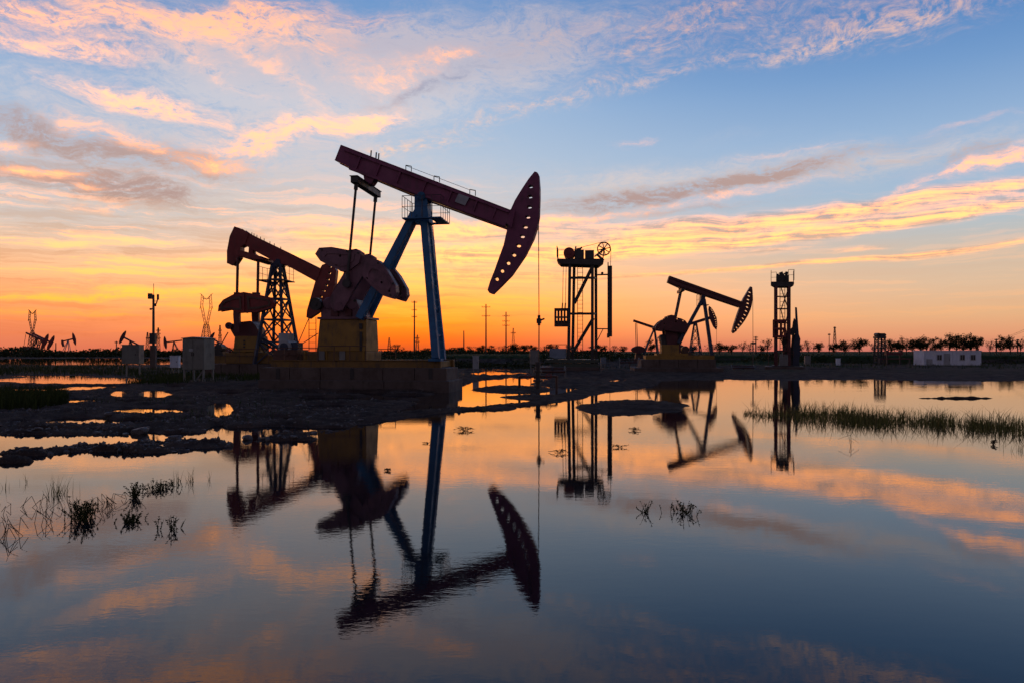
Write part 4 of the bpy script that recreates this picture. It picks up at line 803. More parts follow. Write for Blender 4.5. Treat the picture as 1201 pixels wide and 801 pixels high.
# ---------------------------------------------------------------- cabinets and camera mast on the left
post_box(156, 404.8, 426.5, 54., 20, 'smaller grey steel cabinet on one leg left of the camera mast', 'cabinet', 'switch_cabinet', 'cabinet')
post_box(205.5, 417.5, 431, 60., 10, 'small white box between the camera mast and the big grey cabinet', 'white', 'switch_cabinet', 'cabinet')
Y = 43.; gx = (233-CX)/FP*Y; g = ground_z(gx, Y); root = thing('switch_cabinet', (gx, Y, g), 'biggest grey steel cabinet with pitched lid on tall legs left of the red pumpjack', 'cabinet', rz=R(-14))
wd = 28.5/FP*Y; z0, z1 = W(0,433,Y).z-g, W(0,397.5,Y).z-g; d = .5
b = MB(); b.box((-wd/2,-d,z0),(wd/2,d,z1)); hb = b.build('housing', 'cabinet', root, .02)
b = MB(); b.prism([(-wd/2-.06,z1+.002),(wd/2+.06,z1+.002),(wd/2+.06,z1+.04),(0,z1+.11),(-wd/2-.06,z1+.04)], -d-.06, d+.06); b.build('lid', 'cabinet', root)
for s in (-1, 1):
    b = MB(); b.box((s*wd*.245-wd*.235,-d-.02,z0+.05),(s*wd*.245+wd*.235,-d-.003,z1-.05)); dr = b.build('door', 'cabinet', root)
    b = MB(); b.box((s*.06-.02,-d-.05,(z0+z1)/2-.1),(s*.06+.02,-d-.021,(z0+z1)/2+.1)); b.build('handle', 'dark', dr)
b = MB(); b.box((-.25,-d-.035,z0+1.05),(.02,-d-.021,z0+1.2)); b.build('name_plate', 'pale', hb)
for sx in (-1, 1):
    for sy in (-1, 1): b = MB(); b.box((sx*(wd/2-.07)-.045,sy*(d-.08)-.045,-.3),(sx*(wd/2-.07)+.045,sy*(d-.08)+.045,z0-.002)); b.build('leg', 'grey', root)
b = MB(); b.bar((wd*.1,-d+.05,0),(wd*.42,-d+.05,z0-.1), .06); b.build('leg_brace', 'grey', root)
Y = 76.; gx = (180-CX)/FP*Y; g = ground_z(gx, Y); root = thing('camera_mast', (gx, Y, g), 'dark mast with antenna, speaker box and side arm left of the big grey cabinet', 'mast')
hz_ = lambda py: W(0,py,Y).z-g
pxm = FP/Y; 
b = MB(); b.tube((0,0,-.3),(0,0,hz_(346)), .15, .11, n=12); b.build('pole', 'steel', root)
b = MB(); b.box((-.26,-.24,-.2),(.26,.24,hz_(405))); b.build('plinth', 'concrete', root, .02)
b = MB(); b.box((-.3,-.3,hz_(403)),(.26,.2,hz_(391))); b.build('battery_box', 'dark', root, .02)
b = MB(); b.tube((.02,0,hz_(346)),(.02,0,hz_(333)), .028, n=6); b.build('antenna', 'cable', root)
b = MB(); b.box((-.5,-.2,hz_(351)),(-.16,.15,hz_(344.5))); b.tube((-.2,0,hz_(349)),(0,0,hz_(349)), .04); b.build('speaker_box', 'dark', root)
b = MB(); b.path([(0,0,hz_(358)),(.32,0,hz_(356)),(.4,0,hz_(352))], .06); b.box((.38,-.1,hz_(352)),(.54,.1,hz_(345.5))); b.tube((.2,0,hz_(357)),(.3,-.2,hz_(359)), .1, n=10); b.tube((.15,0,hz_(353.5)),(.45,0,hz_(353.5)), .03); b.build('camera_arm', 'dark', root)
b = MB(); b.tube((-.32,0,hz_(362.5)),(0,0,hz_(362)), .05); b.tube((-.36,0,hz_(362.8)),(-.2,0,hz_(362.8)), .1, n=10); b.build('camera', 'dark', root)

# ---------------------------------------------------------------- power poles, masts, pylons
def pole(px, top, Y, label, arms=(), lat=False, r=None, arm_w=5, group='power line poles along the horizon'):
    gx = (px-CX)/FP*Y; g = ground_z(gx, Y); o = thing('power_pole' if not lat else 'lattice_mast', (gx, Y, g), label, 'pole' if not lat else 'mast', group); h = W(0,top,Y).z-g; px1 = Y/FP
    r = (r or .75)*px1; b = MB()
    if lat:
        e = 2.0*px1; lattice(b, [(-e,-e,0),(e,-e,0),(e,e,0),(-e,e,0)], [(-e*.2,-e*.2,h),(e*.2,-e*.2,h),(e*.2,e*.2,h),(-e*.2,e*.2,h)], 7, .18*px1, False, rc=.13*px1); b.build('frame', 'rust', o)
    else: b.tube((0,0,-.3),(0,0,h), r, r*.7, n=8); b.build('shaft', 'dark', o)
    for a in arms:
        z = W(0,a,Y).z-g; b = MB(); b.bar((-arm_w*px1,0,z),(arm_w*px1,0,z), .5*px1)
        for s in (-.9, -.45, .45, .9): b.tube((s*arm_w*px1,0,z),(s*arm_w*px1,0,z+1.3*px1), .25*px1, n=5)
        b.build('cross_arm', 'dark', o)
    return o
pole(486, 353, 190., 'tall pole with three clustered arms in the orange glow right of the yellow gearbox stand', (355,364,372), arm_w=3.2, r=1.0)
pole(489.5, 393, 330., 'thin lattice mast directly right of the tall three armed pole', (397,401), lat=True, arm_w=2.5)
pole(570, 357, 170., 'tall pole with cross arms left of the hanging rod, the taller of the pair', (371,360.5), arm_w=5, r=.95)
pole(593.5, 366, 185., 'pole with three cross arms near the hanging rod, the shorter of the pair', (371,377,382), arm_w=4.2, r=.9)
pole(602, 385, 400., 'thin lattice mast right of the shorter cross armed pole', (391,), lat=True, arm_w=3)
pole(544, 388, 210., 'plain short pole between the blue legs and the taller cross armed pole', (), r=.8)
pole(456.5, 396, 420., 'faint thin mast low in the orange glow beside the gearbox stand', (), lat=True)
pole(173, 390, 420., 'thin mast left of the camera mast', (397,), lat=True, arm_w=2)
pole(185.6, 384.5, 380., 'lattice mast with arms close right of the camera mast', (388,392,397), lat=True, arm_w=2.6)
pole(258, 381.5, 420., 'thin lattice mast between the grey cabinet and the red pumpjack', (388,394), lat=True, arm_w=2)
pole(136.5, 400, 240., 'short post with a small crossbar left of the small grey cabinet', (402,), arm_w=2)
pole(65.5, 402, 300., 'short thin post between the distant pumpjacks at the far left', ())
pole(972.5, 391, 260., 'thin pole left of the slim lattice mast on the right horizon', (393,), arm_w=1.5, r=.5)
pole(979, 383.5, 300., 'slim lattice mast on the right horizon left of the cabin', (385,), lat=True, arm_w=1.5)
pole(886.5, 394.5, 130., 'pole with short arms between the maroon pumpjack head and the square red tower', (396,399), arm_w=2.6, r=.9)
pole(954.5, 405, 150., 'thin lamp pole right of the slender rig mast', (), r=.45)
pole(1168.5, 397.5, 150., 'wooden pole among the trees right of the cabin, the left one', (399,), arm_w=2, r=.9)
pole(1193.5, 398, 150., 'wooden pole among the trees at the right edge', (399.5,), arm_w=2, r=.8)
pole(1147, 396, 150., 'thin pole behind the right end of the cabin', (), r=.5)
def pylon(px, top, base_py, Y, hw, label):
    gx = (px-CX)/FP*Y; u = Y/FP; g = min(0., W(0,base_py,Y).z); o = thing('transmission_pylon', (gx, Y, 0), label, 'pylon', 'transmission pylons'); h = W(0,top,Y).z
    b = MB(); wz = h*.5; e = hw*u; r = .26*u
    lattice(b, [(-e,-e,0),(e,-e,0),(e,e,0),(-e,e,0)], [(-e*.3,-e*.3,wz),(e*.3,-e*.3,wz),(e*.3,e*.3,wz),(-e*.3,e*.3,wz)], 7, r, True, rc=.15*u); b.build('tower_body', 'rust', o)
    for s in (-1, 1):
        b = MB(); z1 = h*.82; lo = [Vector((0,0,wz)), Vector((s*e*.58,0,z1)), Vector((s*e*.42,0,h*.96))]; hi = [Vector((s*e*.3,0,wz*.99)), Vector((s*e*.98,0,z1*.98)), Vector((s*e*.84,0,h))]
        for k in (0, 1):
            b.bar(lo[k], lo[k+1], r*1.7); b.bar(hi[k], hi[k+1], r*1.7); n = 5-2*k
            for t in range(n): b.bar(lo[k].lerp(lo[k+1], t/n), hi[k].lerp(hi[k+1], (t+1)/n), r*.9); b.bar(hi[k].lerp(hi[k+1], t/n), lo[k].lerp(lo[k+1], (t+1)/n), r*.9)
        b.bar(lo[2], hi[2], r*1.6); b.bar(hi[2], hi[2]+Vector((s*e*.25,0,h*.012)), r*1.5); b.bar(hi[1], hi[1]+Vector((s*e*.12,0,-h*.05)), r*1.5); b.build('horn_arm', 'rust', o)
    b = MB()
    for za, zb in ((.93,.93),(.965,.91)): b.bar((-e*.62,0,h*za),(0,0,h*zb), r*1.5); b.bar((e*.62,0,h*za),(0,0,h*zb), r*1.5)
    for t in (.25,.5,.75): b.bar((-e*t*.8,0,h*.945),(-e*t*.8+e*.1,0,h*.92), r); b.bar((e*t*.8,0,h*.945),(e*t*.8-e*.1,0,h*.92), r)
    b.build('bridge_beam', 'rust', o)
pylon(38, 364, 415, 520., 4.6, 'faint cat head transmission pylon behind the far left pumpjacks')
pylon(242, 345.5, 415, 380., 7., 'cat head transmission pylon above the big grey cabinet')
# overhead wires at the right edge
b = MB(); Yw = 150.
for k, o in enumerate((0, 1.1)):
    a0 = W(1168.5, 398+k*1., Yw); a1 = W(1330, 300+k*6, 60.)
    b.path([a0.lerp(a1, t)-Vector((0,0,1.2*4*t*(1-t))) for t in np.linspace(0, 1, 10)], .02, 4)
tagged(b.build('power_line', 'cable'), 'thin overhead wires rising to the right edge of the picture', 'wires')
# ---------------------------------------------------------------- trees
def tree_proto(kind, seed):
    rg = random.Random(seed); tr = MB(); lf = MB(); th = .22
    def leaf(c, s):
        n = Vector((rg.gauss(0,1), rg.gauss(0,1), rg.gauss(0,1))).normalized(); a = n.orthogonal().normalized(); b2 = n.cross(a)
        lf.add([c+a*s, c+b2*s*.6, c-a*s, c-b2*s*.6], [(0,1,2,3)])
    tr.tube((0,0,-.06),(.01,0,th), .03, .022, 7); tr.tube((.01,0,th),(rg.gauss(0,.03),0,.62), .022, .008, 6)
    nc = {'round': 20, 'flat': 24, 'bare': 22}[kind]; rz_ = {'round': .41, 'flat': .37, 'bare': .38}[kind]; zc = 1-rz_-.03
    for k in range(nc):
        while True:
            q = Vector((rg.uniform(-1,1), rg.uniform(-1,1), rg.uniform(-1,1)))
            if .25 < q.length < 1: break
        q = Vector((q.x*.42, q.y*.42, zc+q.z*rz_*(.9 if q.z > 0 else .75)))
        p0 = Vector((0,0,rg.uniform(th*.8, .5))); m_ = p0.lerp(q, .55)+Vector((rg.gauss(0,.03), rg.gauss(0,.03), .03))
        tr.tube(p0, m_, .012, .008, 5); tr.tube(m_, q, .008, .003, 4)
        for t in range(5 if kind == 'bare' else 3):
            d = Vector((rg.gauss(0,1), rg.gauss(0,1), rg.gauss(.35,.7))).normalized()*rg.uniform(.07,.15); tr.tube(q.lerp(m_, rg.random()*.5), q+d, .0045, .002, 4)
        sz = rg.uniform(.06, .105)
        for j in range({'round': 62, 'flat': 62, 'bare': 12}[kind]):
            leaf(q+Vector((rg.gauss(0,sz), rg.gauss(0,sz), rg.gauss(0,sz*.75))), rg.uniform(.018,.045))
    return tr, lf
protos = []
for kind, sd_ in (('round',3),('flat',5),('round',9),('bare',12),('flat',21),('bare',33),('round',41),('flat',52)):
    tr, lf = tree_proto(kind, sd_); va = np.array(lf.v); rr = np.percentile(np.hypot(va[:,0], va[:,1]), 97); hh = np.percentile(va[:,2], 99.5)
    for q in (tr, lf): q.v = [(v[0]/rr, v[1]/rr, v[2]/hh) for v in q.v]          # unit half width, unit height
    tm = tr.build('trunk', 'bark'); lm_ = lf.build('crown', 'leaf')
    protos.append((kind, tm.data, lm_.data)); bpy.data.objects.remove(tm); bpy.data.objects.remove(lm_)
def tree(px, top, hw, Y, kind, label, group):
    c = [i for i, q in enumerate(protos) if q[0] == kind]; i = c[int(px) % len(c)]
    gx = (px-CX)/FP*Y; g = ground_z(gx, Y); o = thing('tree', (gx, Y, g-.05), label, 'tree', group, rz=px)
    for nm, me in (('trunk', protos[i][1]), ('crown', protos[i][2])):
        q = bpy.data.objects.new(nm, me); col.objects.link(q); q.parent = o
    wd = 1.3*hw/FP*Y; o.scale = (wd, wd, (W(0,top,Y).z-g)*1.2)
RT = 'row of trees along the right bank'
for px_, top_, hw_, kd, lb in [(948,402,5,'bare','thin bare tree just right of the slender rig mast'),(960,404,5,'round','small tree beside the thin lamp pole'),(991,402,9,'flat','broad tree right of the slim lattice mast'),
    (1008.5,400,8,'round','full dark tree between the slim lattice mast and the small tower'),(1025,404,4,'bare','thin bare tree close left of the small tower'),(1045,401,9,'flat','round tree above the low beam frame'),
    (1063,397.5,8,'bare','sparse tall tree left of the cabin'),(1080,399,9,'flat','dark tree over the left end of the cabin'),(1087,397,8,'bare','tall sparse tree over the left end of the cabin'),(1096,399,7,'round','low round tree behind the first cabin window'),
    (1113.5,395.5,9,'flat','tall dense tree behind the cabin door'),(1130,395.5,10,'flat','widest dense tree behind the cabin middle'),(1146,398,7,'round','dense tree behind the right end of the cabin'),(1161,401,4,'bare','thin bare tree right of the cabin'),
    (1174,397,5,'round','narrow tree beside the left wooden pole'),(1185,398,8,'flat','spreading tree near the right edge'),(1197,399,5,'bare','sparse tree at the right edge of the photo'),(978,404.5,5,'round','low tree behind the foot of the slim lattice mast'),(1033,403,5,'bare','thin tree behind the small lattice tower'),(1055,402,5,'round','narrow tree between the low beam frame and the cabin'),(1071,401,6,'round','tree just left of the cabin roof'),(1104,399.5,5,'bare','thin tree behind the first cabin window and the cabin door'),(1122,397,6,'bare','thin tall tree behind the cabin middle'),(1138,396.5,4,'round','pointed tree behind the second cabin window')]:
    tree(px_, top_, hw_, 125., kd, lb, RT)
MT = 'small trees along the middle horizon'
for px_, top_, hw_, kd, lb in [(648,405.5,6,'round','small tree behind the control cabinet of the hoist tower'),(668,406,5,'bare','thin tree seen through the hoist tower'),(705,406,6,'round','dark round tree right of the hoist tower legs'),
    (720,406.5,5,'bare','small thin tree between the hoist tower and the small pumpjack'),(731,407,4,'round','low tree left of the small dark weights'),(763.5,401,5,'round','upright tree seen between the legs of the small pumpjack'),(832,405,5,'bare','thin tree left of the maroon head'),
    (844,404,8,'flat','spreading tree below the maroon head'),(858,406,6,'round','low round tree below the maroon head'),(871,402.5,5,'bare','bare upright tree left of the short armed pole'),(900,400,7,'bare','bare tree touching the left side of the square red tower'),
    (893,406,4,'round','small bush like tree right of the short armed pole'),(694,407,5,'round','low tree right behind the hoist tower ladder'),(757,406,4,'bare','thin twiggy tree left of the small pumpjack legs'),(813,407,5,'round','low tree behind the small lattice pumpjack'),(880,405,4,'bare','thin twiggy tree left of the short armed pole'),(936,405,5,'round','low tree behind the slender rig mast')]:
    tree(px_, top_, hw_, 140., kd, lb, MT)
FT = 'distant trees on the horizon behind the hanging rod'
for i, (px_, top_, hw_, kd) in enumerate([(466,405.5,8,'bare'),(500,409,6,'round'),(529,408.5,7,'flat'),(540,408,5,'round'),(552,407,6,'bare'),(565,406.5,6,'flat'),(577,406.5,6,'round'),(589,406,5,'bare'),(603,405,8,'flat'),(615,406,6,'round'),(625,406,5,'flat'),(638,407,5,'bare')]):
    lb = ['leafless spreading tree in the brightest orange glow', 'low tree left of the near blue leg', 'low wide tree right of the blue legs', 'round tree below the plain short pole', 'sparse tree right of the plain short pole', 'dark tree left of the taller cross armed pole',
          'dark round tree right of the taller cross armed pole', 'sparse tree left of the shorter cross armed pole', 'widest tree right of the shorter cross armed pole', 'round tree left of the hanging rod', 'tree directly behind the hanging rod', 'sparse tree right of the hanging rod'][i]
    tree(px_, top_, hw_, 190., kd, lb, FT)

# ---------------------------------------------------------------- grass, scrub, reeds (nobody could count these)
def blades(name, pts, hts, wid, mat, bend=.35, seed=1):
    rg = np.random.default_rng(seed); n = len(pts); pts = np.asarray(pts); h = np.asarray(hts)
    a = rg.uniform(0, 2*np.pi, n); ln = rg.normal(0, bend, n)*h; ta = rg.uniform(0, 2*np.pi, n)
    wx, wy = np.cos(a), np.sin(a)*.35; nn = np.sqrt(wx**2+wy**2); wx, wy = wx/nn, wy/nn
    wd = wid*rg.uniform(.6, 1.2, n); co = np.zeros((n, 5, 3))
    for k, (t, ww) in enumerate(((0,1),(0,-1),(.55,-.8),(.55,.8),(1,0))):
        lx = ln*np.cos(ta)*t**1.8; ly = ln*np.sin(ta)*t**1.8
        co[:, k, 0] = pts[:, 0]+lx+wx*wd*ww*.5; co[:, k, 1] = pts[:, 1]+ly+wy*wd*ww*.5; co[:, k, 2] = pts[:, 2]+h*t*(1-.12*np.abs(ln/h)*t)
    vs = co.reshape(-1, 3); b0 = np.arange(n)*5
    fs = [f for b in b0.tolist() for f in ((b, b+1, b+2, b+3), (b+3, b+2, b+4))]
    o = mesh_obj(name, vs.tolist(), fs, M[mat]); return o
def scatter(n, fx, fy, dens=None, zmin=.02, zfun=True, seed=1):
    """n tries: photo column and row of the ground point; keeps those on land"""
    rg = np.random.default_rng(seed); px = fx(rg, n); py = fy(rg, n, px); Y = FP*CH/(py-HY); X = (px-CX)/FP*Y
    z, v = land_height(X, Y)
    k = (z > zmin) if zfun else np.ones(n, bool)
    if dens is not None: k &= dens(px, py, X, Y, rg)
    return np.stack([X, Y, np.where(zfun, z-.01, -.05)], -1)[k], px[k], py[k]
# reed bed standing in the water on the right
cl = lambda px, py, X, Y, rg: (fbm(X/.7, Y/.5, 3, 50, .6)+.5 > rg.uniform(.36, .68, len(X))) & (np.abs((py-(485+(px-875)*.058))/(2.5+5.5*sst(px,872,980)+rg.normal(0,.9,len(px)))) < 1)
pts, px_, py_ = scatter(15000, lambda r, n: r.uniform(872, 1300, n), lambda r, n, p: 485+(p-875)*.058+r.normal(0,4.2,n), cl, zfun=False, seed=4)
rg = np.random.default_rng(5); o = blades('reed_bed', pts, (.08+.34*rg.random(len(pts))**2.2)*(.7+.45*sst(px_,870,960))*(.75+.9*np.clip(fbm(pts[:,0]/1.1, pts[:,1]/1.1, 3, 55)+.3, 0, 1)), .013, 'reed', .5, 6); tagged(o, 'long bed of green reeds standing in the water on the right', 'reeds', kind='stuff')
k = rg.random(len(pts)) < .22
o = blades('dry_reed', pts[k]+np.array([.02,.02,0]), .12+.5*rg.random(k.sum())**2, .012, 'straw', .75, 16); tagged(o, 'bent dry stalks among the green reed bed on the right', 'reeds', kind='stuff')
# grass mound and strips on the left
pts, px_, py_ = scatter(14000, lambda r, n: r.uniform(-260, 90, n), lambda r, n, p: r.uniform(462, 483, n), lambda px, py, X, Y, rg: ((px-0)/84)**2*(px > 0)+((py-472)/12)**2 < 1, seed=7)
rg = np.random.default_rng(8); o = blades('grass', pts, .22+.42*rg.random(len(pts)), .022, 'grass', .35, 9); tagged(o, 'tall dark grass mound on the left mud bank', 'grass', kind='stuff')
def strip(name, label, n, x0, x1, y0, y1, h, wid, seed, mat='grass', patch=.45):
    pts, px_, py_ = scatter(n, lambda r, m: r.uniform(x0, x1, m), lambda r, m, p: r.uniform(y0, y1, m), lambda px, py, X, Y, rg: fbm(X/2.2, Y/3., 3, seed)+.5 > rg.uniform(patch-.15, patch+.15, len(X)), seed=seed)
    if len(pts) == 0: return
    rg = np.random.default_rng(seed+1); o = blades(name, pts, h*(.4+.8*rg.random(len(pts))), wid, mat, .35, seed+2); tagged(o, label, 'grass', kind='stuff')
strip('grass', 'dark grass strip between the two long puddles on the left', 9000, -200, 150, 428.5, 441, .42, .04, 31, patch=.38)
strip('grass', 'green grass around the cabinet legs and the red pumpjack plinth', 9000, 150, 325, 433, 452, .34, .032, 41, patch=.45)
strip('grass', 'sparse weeds on the left mud bank', 1600, 100, 430, 456, 500, .22, .016, 51, patch=.62)
strip('grass', 'low grass on the right bank', 7000, 560, 1320, 427.5, 436, .3, .05, 61, patch=.5)
# scrub on the back bank and along the horizon: leaf clumps
def scrub(name, label, n, x0, x1, Y0, Y1, hfun, s, seed, clump=2.2):
    rg = np.random.default_rng(seed); Y = rg.uniform(Y0, Y1, n); px = rg.uniform(x0, x1, n); X = (px-CX)/FP*Y; z, v = land_height(X, Y)
    h = hfun(px)*(.25+1.15*np.clip(fbm(X/clump, Y/clump, 4, seed)+.45, 0, 1)); c = np.stack([X, Y, z+h*rg.random(n)], -1)
    a = rg.normal(size=(n, 3)); a /= np.linalg.norm(a, axis=1)[:, None]; t = rg.normal(size=(n, 3)); e = np.cross(a, t); e /= np.linalg.norm(e, axis=1)[:, None]
    sz = (s*rg.uniform(.5, 1.3, n))[:, None]; co = np.stack([c+a*sz, c+e*sz*.6, c-a*sz, c-e*sz*.6], 1).reshape(-1, 3)
    o = mesh_obj(name, co.tolist(), [(i, i+1, i+2, i+3) for i in range(0, 4*n, 4)], M['leaf']); tagged(o, label, 'scrub', kind='stuff')
scrub('scrub', 'dark scrub covering the back bank on the right', 15000, 430, 1330, 96, 106, lambda p: .45+0*p, .14, 71)
scrub('scrub', 'far dark scrub along the left horizon', 9000, -120, 300, 235, 262, lambda p: 2.9+.5*np.sin(p/17), .45, 81, 9.)
scrub('scrub', 'far dark scrub behind the largest pumpjack and the hanging rod', 6000, 300, 720, 170, 186, lambda p: 1.0+0*p, .26, 91, 5.)

# ---------------------------------------------------------------- water weeds in the foreground
def tuft(px, py, hgt, n, spread, label, seed, kind='tuft', name='water_weed', mat='reed', group=None):
    """standing in the water at the photo point; hgt in metres"""
    rg = random.Random(seed); p = G(px, py); b = MB(); roots = []
    def strip_(pts, w):
        side = Vector((1, rg.uniform(-.5,.5), 0)).normalized(); n_ = len(pts); vs = []
        for i, q in enumerate(pts): ww = w*(1-i/(n_-.6)); vs += [q-side*ww/2, q+side*ww/2]
        b.add(vs, [(2*i, 2*i+1, 2*i+3, 2*i+2) for i in range(n_-1)])
    if kind == 'tuft':
        for k in range(n):
            a = rg.uniform(0, 6.28); r = abs(rg.gauss(0, spread)); q = Vector((r*math.cos(a), r*math.sin(a), -.03)); L = hgt*rg.uniform(.45, 1.05); roots.append(q.copy()); d = Vector((rg.gauss(0,.16), rg.gauss(0,.16), 1)); pts = [q]; g_ = rg.gauss(0,.3); ga = rg.uniform(0,6.28)
            for i in range(5): d = (d+Vector((math.cos(ga), math.sin(ga), -.25))*abs(g_)*.28).normalized(); pts.append(pts[-1]+d*(L/5))
            strip_(pts, .007)
    elif kind == 'bush':
        for k in range(max(8, int(n*.55))):
            a = rg.uniform(0, 6.28); r = abs(rg.gauss(0, spread)); q = Vector((r*math.cos(a), r*math.sin(a), -.02)); L = hgt*rg.uniform(.5, 1.); roots.append(q.copy()); d = Vector((rg.gauss(0,.45), rg.gauss(0,.45), 1)).normalized(); e = q+d*L
            b.tube(q, e, .0035, .0015, 4)
            for j in range(11):
                c = q.lerp(e, rg.uniform(.15, 1.05)); v = Vector((rg.gauss(0,1), rg.gauss(0,1), rg.gauss(.4,.6))).normalized(); s_ = rg.uniform(.018,.042); w_ = v.orthogonal().normalized()*s_*.3; b.add([c-w_, c+v*s_*.5+w_*.2, c+v*s_, c+w_], [(0,1,2,3)])
    elif kind == 'broken':
        for k in range(n):
            a = rg.uniform(0, 6.28); q = Vector((rg.gauss(0,spread), rg.gauss(0,spread), -.02)); L = hgt*rg.uniform(.5,1.1); roots.append(q.copy()); m_ = q+Vector((rg.gauss(0,.25)*L, rg.gauss(0,.25)*L, L)); s_ = rg.choice((-1,1)); e = m_+Vector((s_*L*rg.uniform(.3,1.), rg.gauss(0,.3)*L, -L*rg.uniform(.2,1.0))); e.z = max(e.z, 0)
            b.path([q, m_, e], .0028, 4)
            if rg.random() < .5: b.tube(m_, m_+Vector((rg.gauss(0,.3)*L, rg.gauss(0,.2)*L, L*.25)), .0018, n=4)
    elif kind == 'flatweed':
        for k in range(n*2):
            a = rg.gauss(0, .7)+(math.pi if rg.random() < .5 else 0); L = spread*rg.uniform(.15, 1.); e = Vector((L*math.cos(a), L*math.sin(a)*.9, hgt*rg.uniform(.05, .55))); m_ = e*.5+Vector((rg.gauss(0,.02), rg.gauss(0,.02), hgt*rg.uniform(.1,.35))); b.path([Vector((0,0,-.02)), m_, e], .0028, 4)
            for j in range(6):
                c = m_.lerp(e, rg.uniform(-.4,1.)); v = Vector((rg.gauss(0,1), rg.gauss(0,1), rg.gauss(.2,.5))).normalized()*rg.uniform(.012,.032); w_ = v.orthogonal()*.3; b.add([c-w_, c+v, c+w_], [(0,1,2)])
    for q in roots: b.tube((0,0,-.07), q+Vector((0,0,-.012)), .004, n=4)      # roots in the mud under water
    o = b.build(name, mat); o.location = (p.x, p.y, 0); tagged(o, label, 'water plant', group); return o
WG = 'weeds standing in the foreground water'
for a in [(66,580,.33,40,.10,'tall thin grassy tuft rearmost of the weeds at lower left',1,'tuft'),(98,608,.28,120,.11,'densest dark leafy clump among the weeds at lower left',2,'bush'),(130,590,.13,10,.14,'loose tangle of thin stems right of the densest clump',3,'broken'),
    (158,583,.24,56,.045,'narrow upright dark tuft in the middle of the weeds',4,'bush'),(152,612,.14,60,.09,'low dark tuft in front of the narrow upright one',5,'bush'),(190,573,.15,84,.14,'low leafy patch right of the narrow upright tuft',6,'bush'),
    (208,566,.26,12,.03,'slim grass tuft near the right end of the weeds',7,'tuft'),(224,565,.26,16,.06,'fanned grass tuft at the right end of the weeds',8,'tuft'),(245,563,.2,4,.02,'single thin stem at the far right of the weeds',9,'tuft'),
    (201,620,.2,22,.1,'leafy floating sprig apart from the other weeds at lower left',10,'bush'),(14,628,.2,7,.14,'bent broken stems at the left edge of the water',11,'broken'),(70,612,.19,7,.13,'zigzag of broken stems left of the densest clump',12,'broken'),
    (28,598,.15,7,.2,'thin dry stems scattered at the left edge',13,'broken'),(30,566,.2,6,.06,'few short stems left of the tall grassy tuft',14,'tuft'),(6,572,.22,5,.04,'short stems at the very left edge',15,'tuft'),(112,598,.15,14,.24,'wiry stems around the densest clump',16,'broken'),
    (757,601,.19,18,.025,'small dark tuft left of the spiky weed in the middle of the pond',17,'bush'),(804,601,.19,40,.11,'spiky dark weed, the largest plant in the middle of the pond',18,'bush'),(822,600,.08,10,.04,'tiny weed right of the spiky weed in mid pond',19,'tuft'),
    (546,505,.16,14,.30,'flat sprawling weed on the golden water right of the leg reflections',20,'flatweed'),(742,505,.14,10,.24,'flat sprawling weed in the water below the hoist tower',21,'flatweed'),(727,524.5,.1,8,.18,'small flat weed below the sprawling weed under the hoist tower',22,'flatweed'),
    (655,531,.12,8,.24,'flat weed left of the hoist tower reflection',23,'flatweed'),(997,523,.22,3,.03,'thin looped stem in the water below the reed bed',24,'broken'),(1165,521,.16,10,.1,'low weed below the right end of the reed bed',25,'flatweed'),
    (1196,528,.22,20,.14,'tuft of weeds at the right edge below the reed bed',26,'tuft'),(568,482,.3,10,.08,'thin stems on the spit right of the blue legs reflection',27,'tuft'),(500,520,.05,4,.09,'floating scrap between the reflections of the blue legs',28,'flatweed'),(455,552,.07,6,.07,'small weed in front of the gearbox reflection',29,'flatweed')]:
    tuft(*a[:6], a[6], a[7], mat={'broken': 'deadreed', 'bush': 'leaf', 'flatweed': 'deadreed'}.get(a[7], 'reed'), group=WG)
# scrap floating by the spiky weed
# ---------------------------------------------------------------- stones on the left mud bank
def stone_mesh(seed):
    rg = random.Random(seed); import bmesh
    bm = bmesh.new(); bmesh.ops.create_icosphere(bm, subdivisions=2, radius=1)
    off = [Vector((rg.gauss(0,1), rg.gauss(0,1), rg.gauss(0,1))).normalized() for _ in range(9)]
    for v in bm.verts:
        for d in off:
            k = v.co.dot(d)-.62
            if k > 0: v.co -= d*k*.85
        v.co.z *= .62; v.co *= 1+rg.gauss(0,.025)
    me = bpy.data.meshes.new('stone'); bm.to_mesh(me); bm.free(); me.materials.append(M['stone'])
    return me
sms = [stone_mesh(s) for s in range(6)]
rs = random.Random(77); placed = [(165,508,.21,'largest flat grey stone near the edge of the left mud bank'),(128,490,.13,'pale upright stone behind the largest flat stone'),(147,510,.08,'small pale stone left of the largest flat stone'),(205,514,.12,'stone at the water edge right of the largest flat stone'),(290,515,.13,'pale lit stone at the right of the mud bank water edge')]
for px_, py_, s_, lb in placed:
    p = G(px_, py_); z = ground_z(p.x, p.y); o = bpy.data.objects.new('stone', sms[int(px_) % 6]); col.objects.link(o); o.location = (p.x, p.y, max(z, 0)+s_*.2); o.scale = (s_*1.3, s_, s_); o.rotation_euler = (0, 0, px_); tagged(o, lb, 'stone', 'larger stones on the left mud bank')
cnt = 0
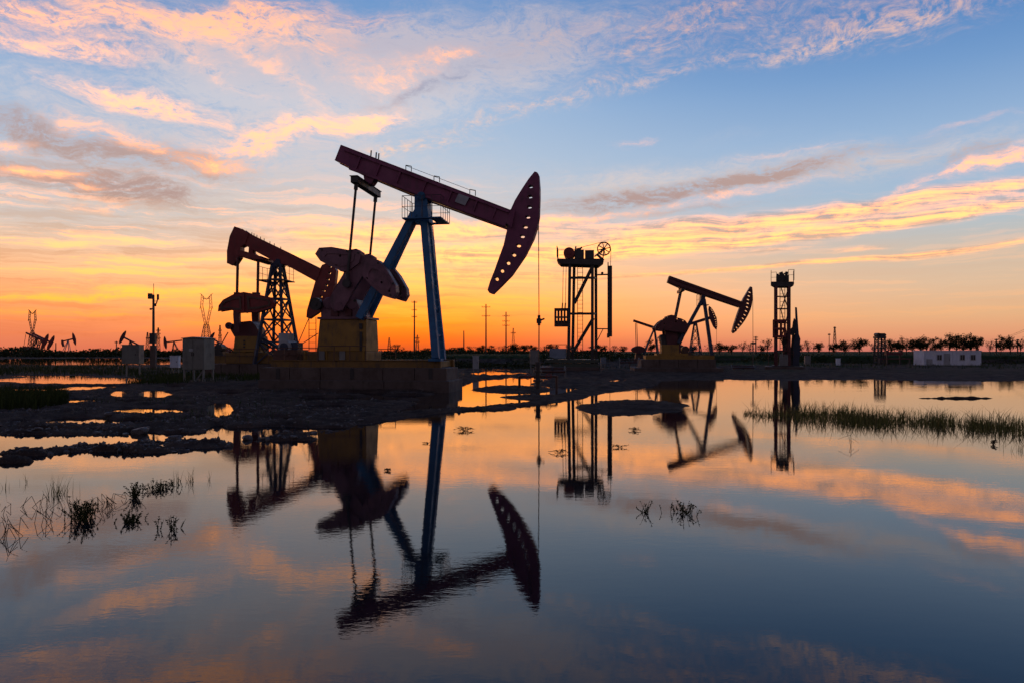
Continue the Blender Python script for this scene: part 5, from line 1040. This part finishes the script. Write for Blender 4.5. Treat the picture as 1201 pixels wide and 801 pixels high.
while cnt < 230:
    px_, py_ = rs.uniform(-60, 440), rs.triangular(458, 532, 512); p = G(px_, py_); z = ground_z(p.x, p.y)
    if z < -.02: continue
    s_ = .02+.07*rs.random()**3; o = bpy.data.objects.new('stone', sms[rs.randrange(6)]); col.objects.link(o); o.location = (p.x, p.y, z+s_*.1); o.scale = (s_*rs.uniform(1,1.5), s_, s_*rs.uniform(.7,1.1)); o.rotation_euler = (rs.gauss(0,.2), rs.gauss(0,.2), rs.uniform(0,6.28))
    tagged(o, 'small rough muddy stone lying on the left mud bank', 'stone', 'small stones on the left mud bank'); cnt += 1

# clods and rubble strewn over the mud (uncountable)
rg = np.random.default_rng(99); n = 9000
px_ = rg.uniform(-160, 545, n); py_ = 455+80*rg.random(n)**.8; Y = FP*CH/(py_-HY); X = (px_-CX)/FP*Y; z, v = land_height(X, Y)
k = (z > -.035) & (fbm(X/1.3, Y/1.3, 3, 77)+.5 > rg.uniform(.3, .62, n)); X, Y, z = X[k], Y[k], z[k]; n = len(X)
ico = np.array([(0,0,1),(.9,0,.45),(.28,.85,.45),(-.72,.53,.45),(-.72,-.53,.45),(.28,-.85,.45),(.72,.53,-.45),(-.28,.85,-.45),(-.9,0,-.45),(-.28,-.85,-.45),(.72,-.53,-.45),(0,0,-1)])
icf = [(0,1,2),(0,2,3),(0,3,4),(0,4,5),(0,5,1),(1,6,2),(2,7,3),(3,8,4),(4,9,5),(5,10,1),(6,7,2),(7,8,3),(8,9,4),(9,10,5),(10,6,1),(11,7,6),(11,8,7),(11,9,8),(11,10,9),(11,6,10)]
sz = (.012+.05*rg.random(n)**3.5)[:, None, None]; vs = ico[None]*sz*rg.uniform(.65, 1.35, (n, 12, 1))*rg.uniform(.6, 1.5, (n, 1, 3))+np.stack([X, Y, z], -1)[:, None]
fa = (np.array(icf)[None]+(np.arange(n)*12)[:, None, None]).reshape(-1, 3)
o = mesh_obj('rubble', vs.reshape(-1, 3).tolist(), fa.tolist(), M['stone']); tagged(o, 'clods and small rubble strewn over the left mud bank', 'rubble', kind='stuff')
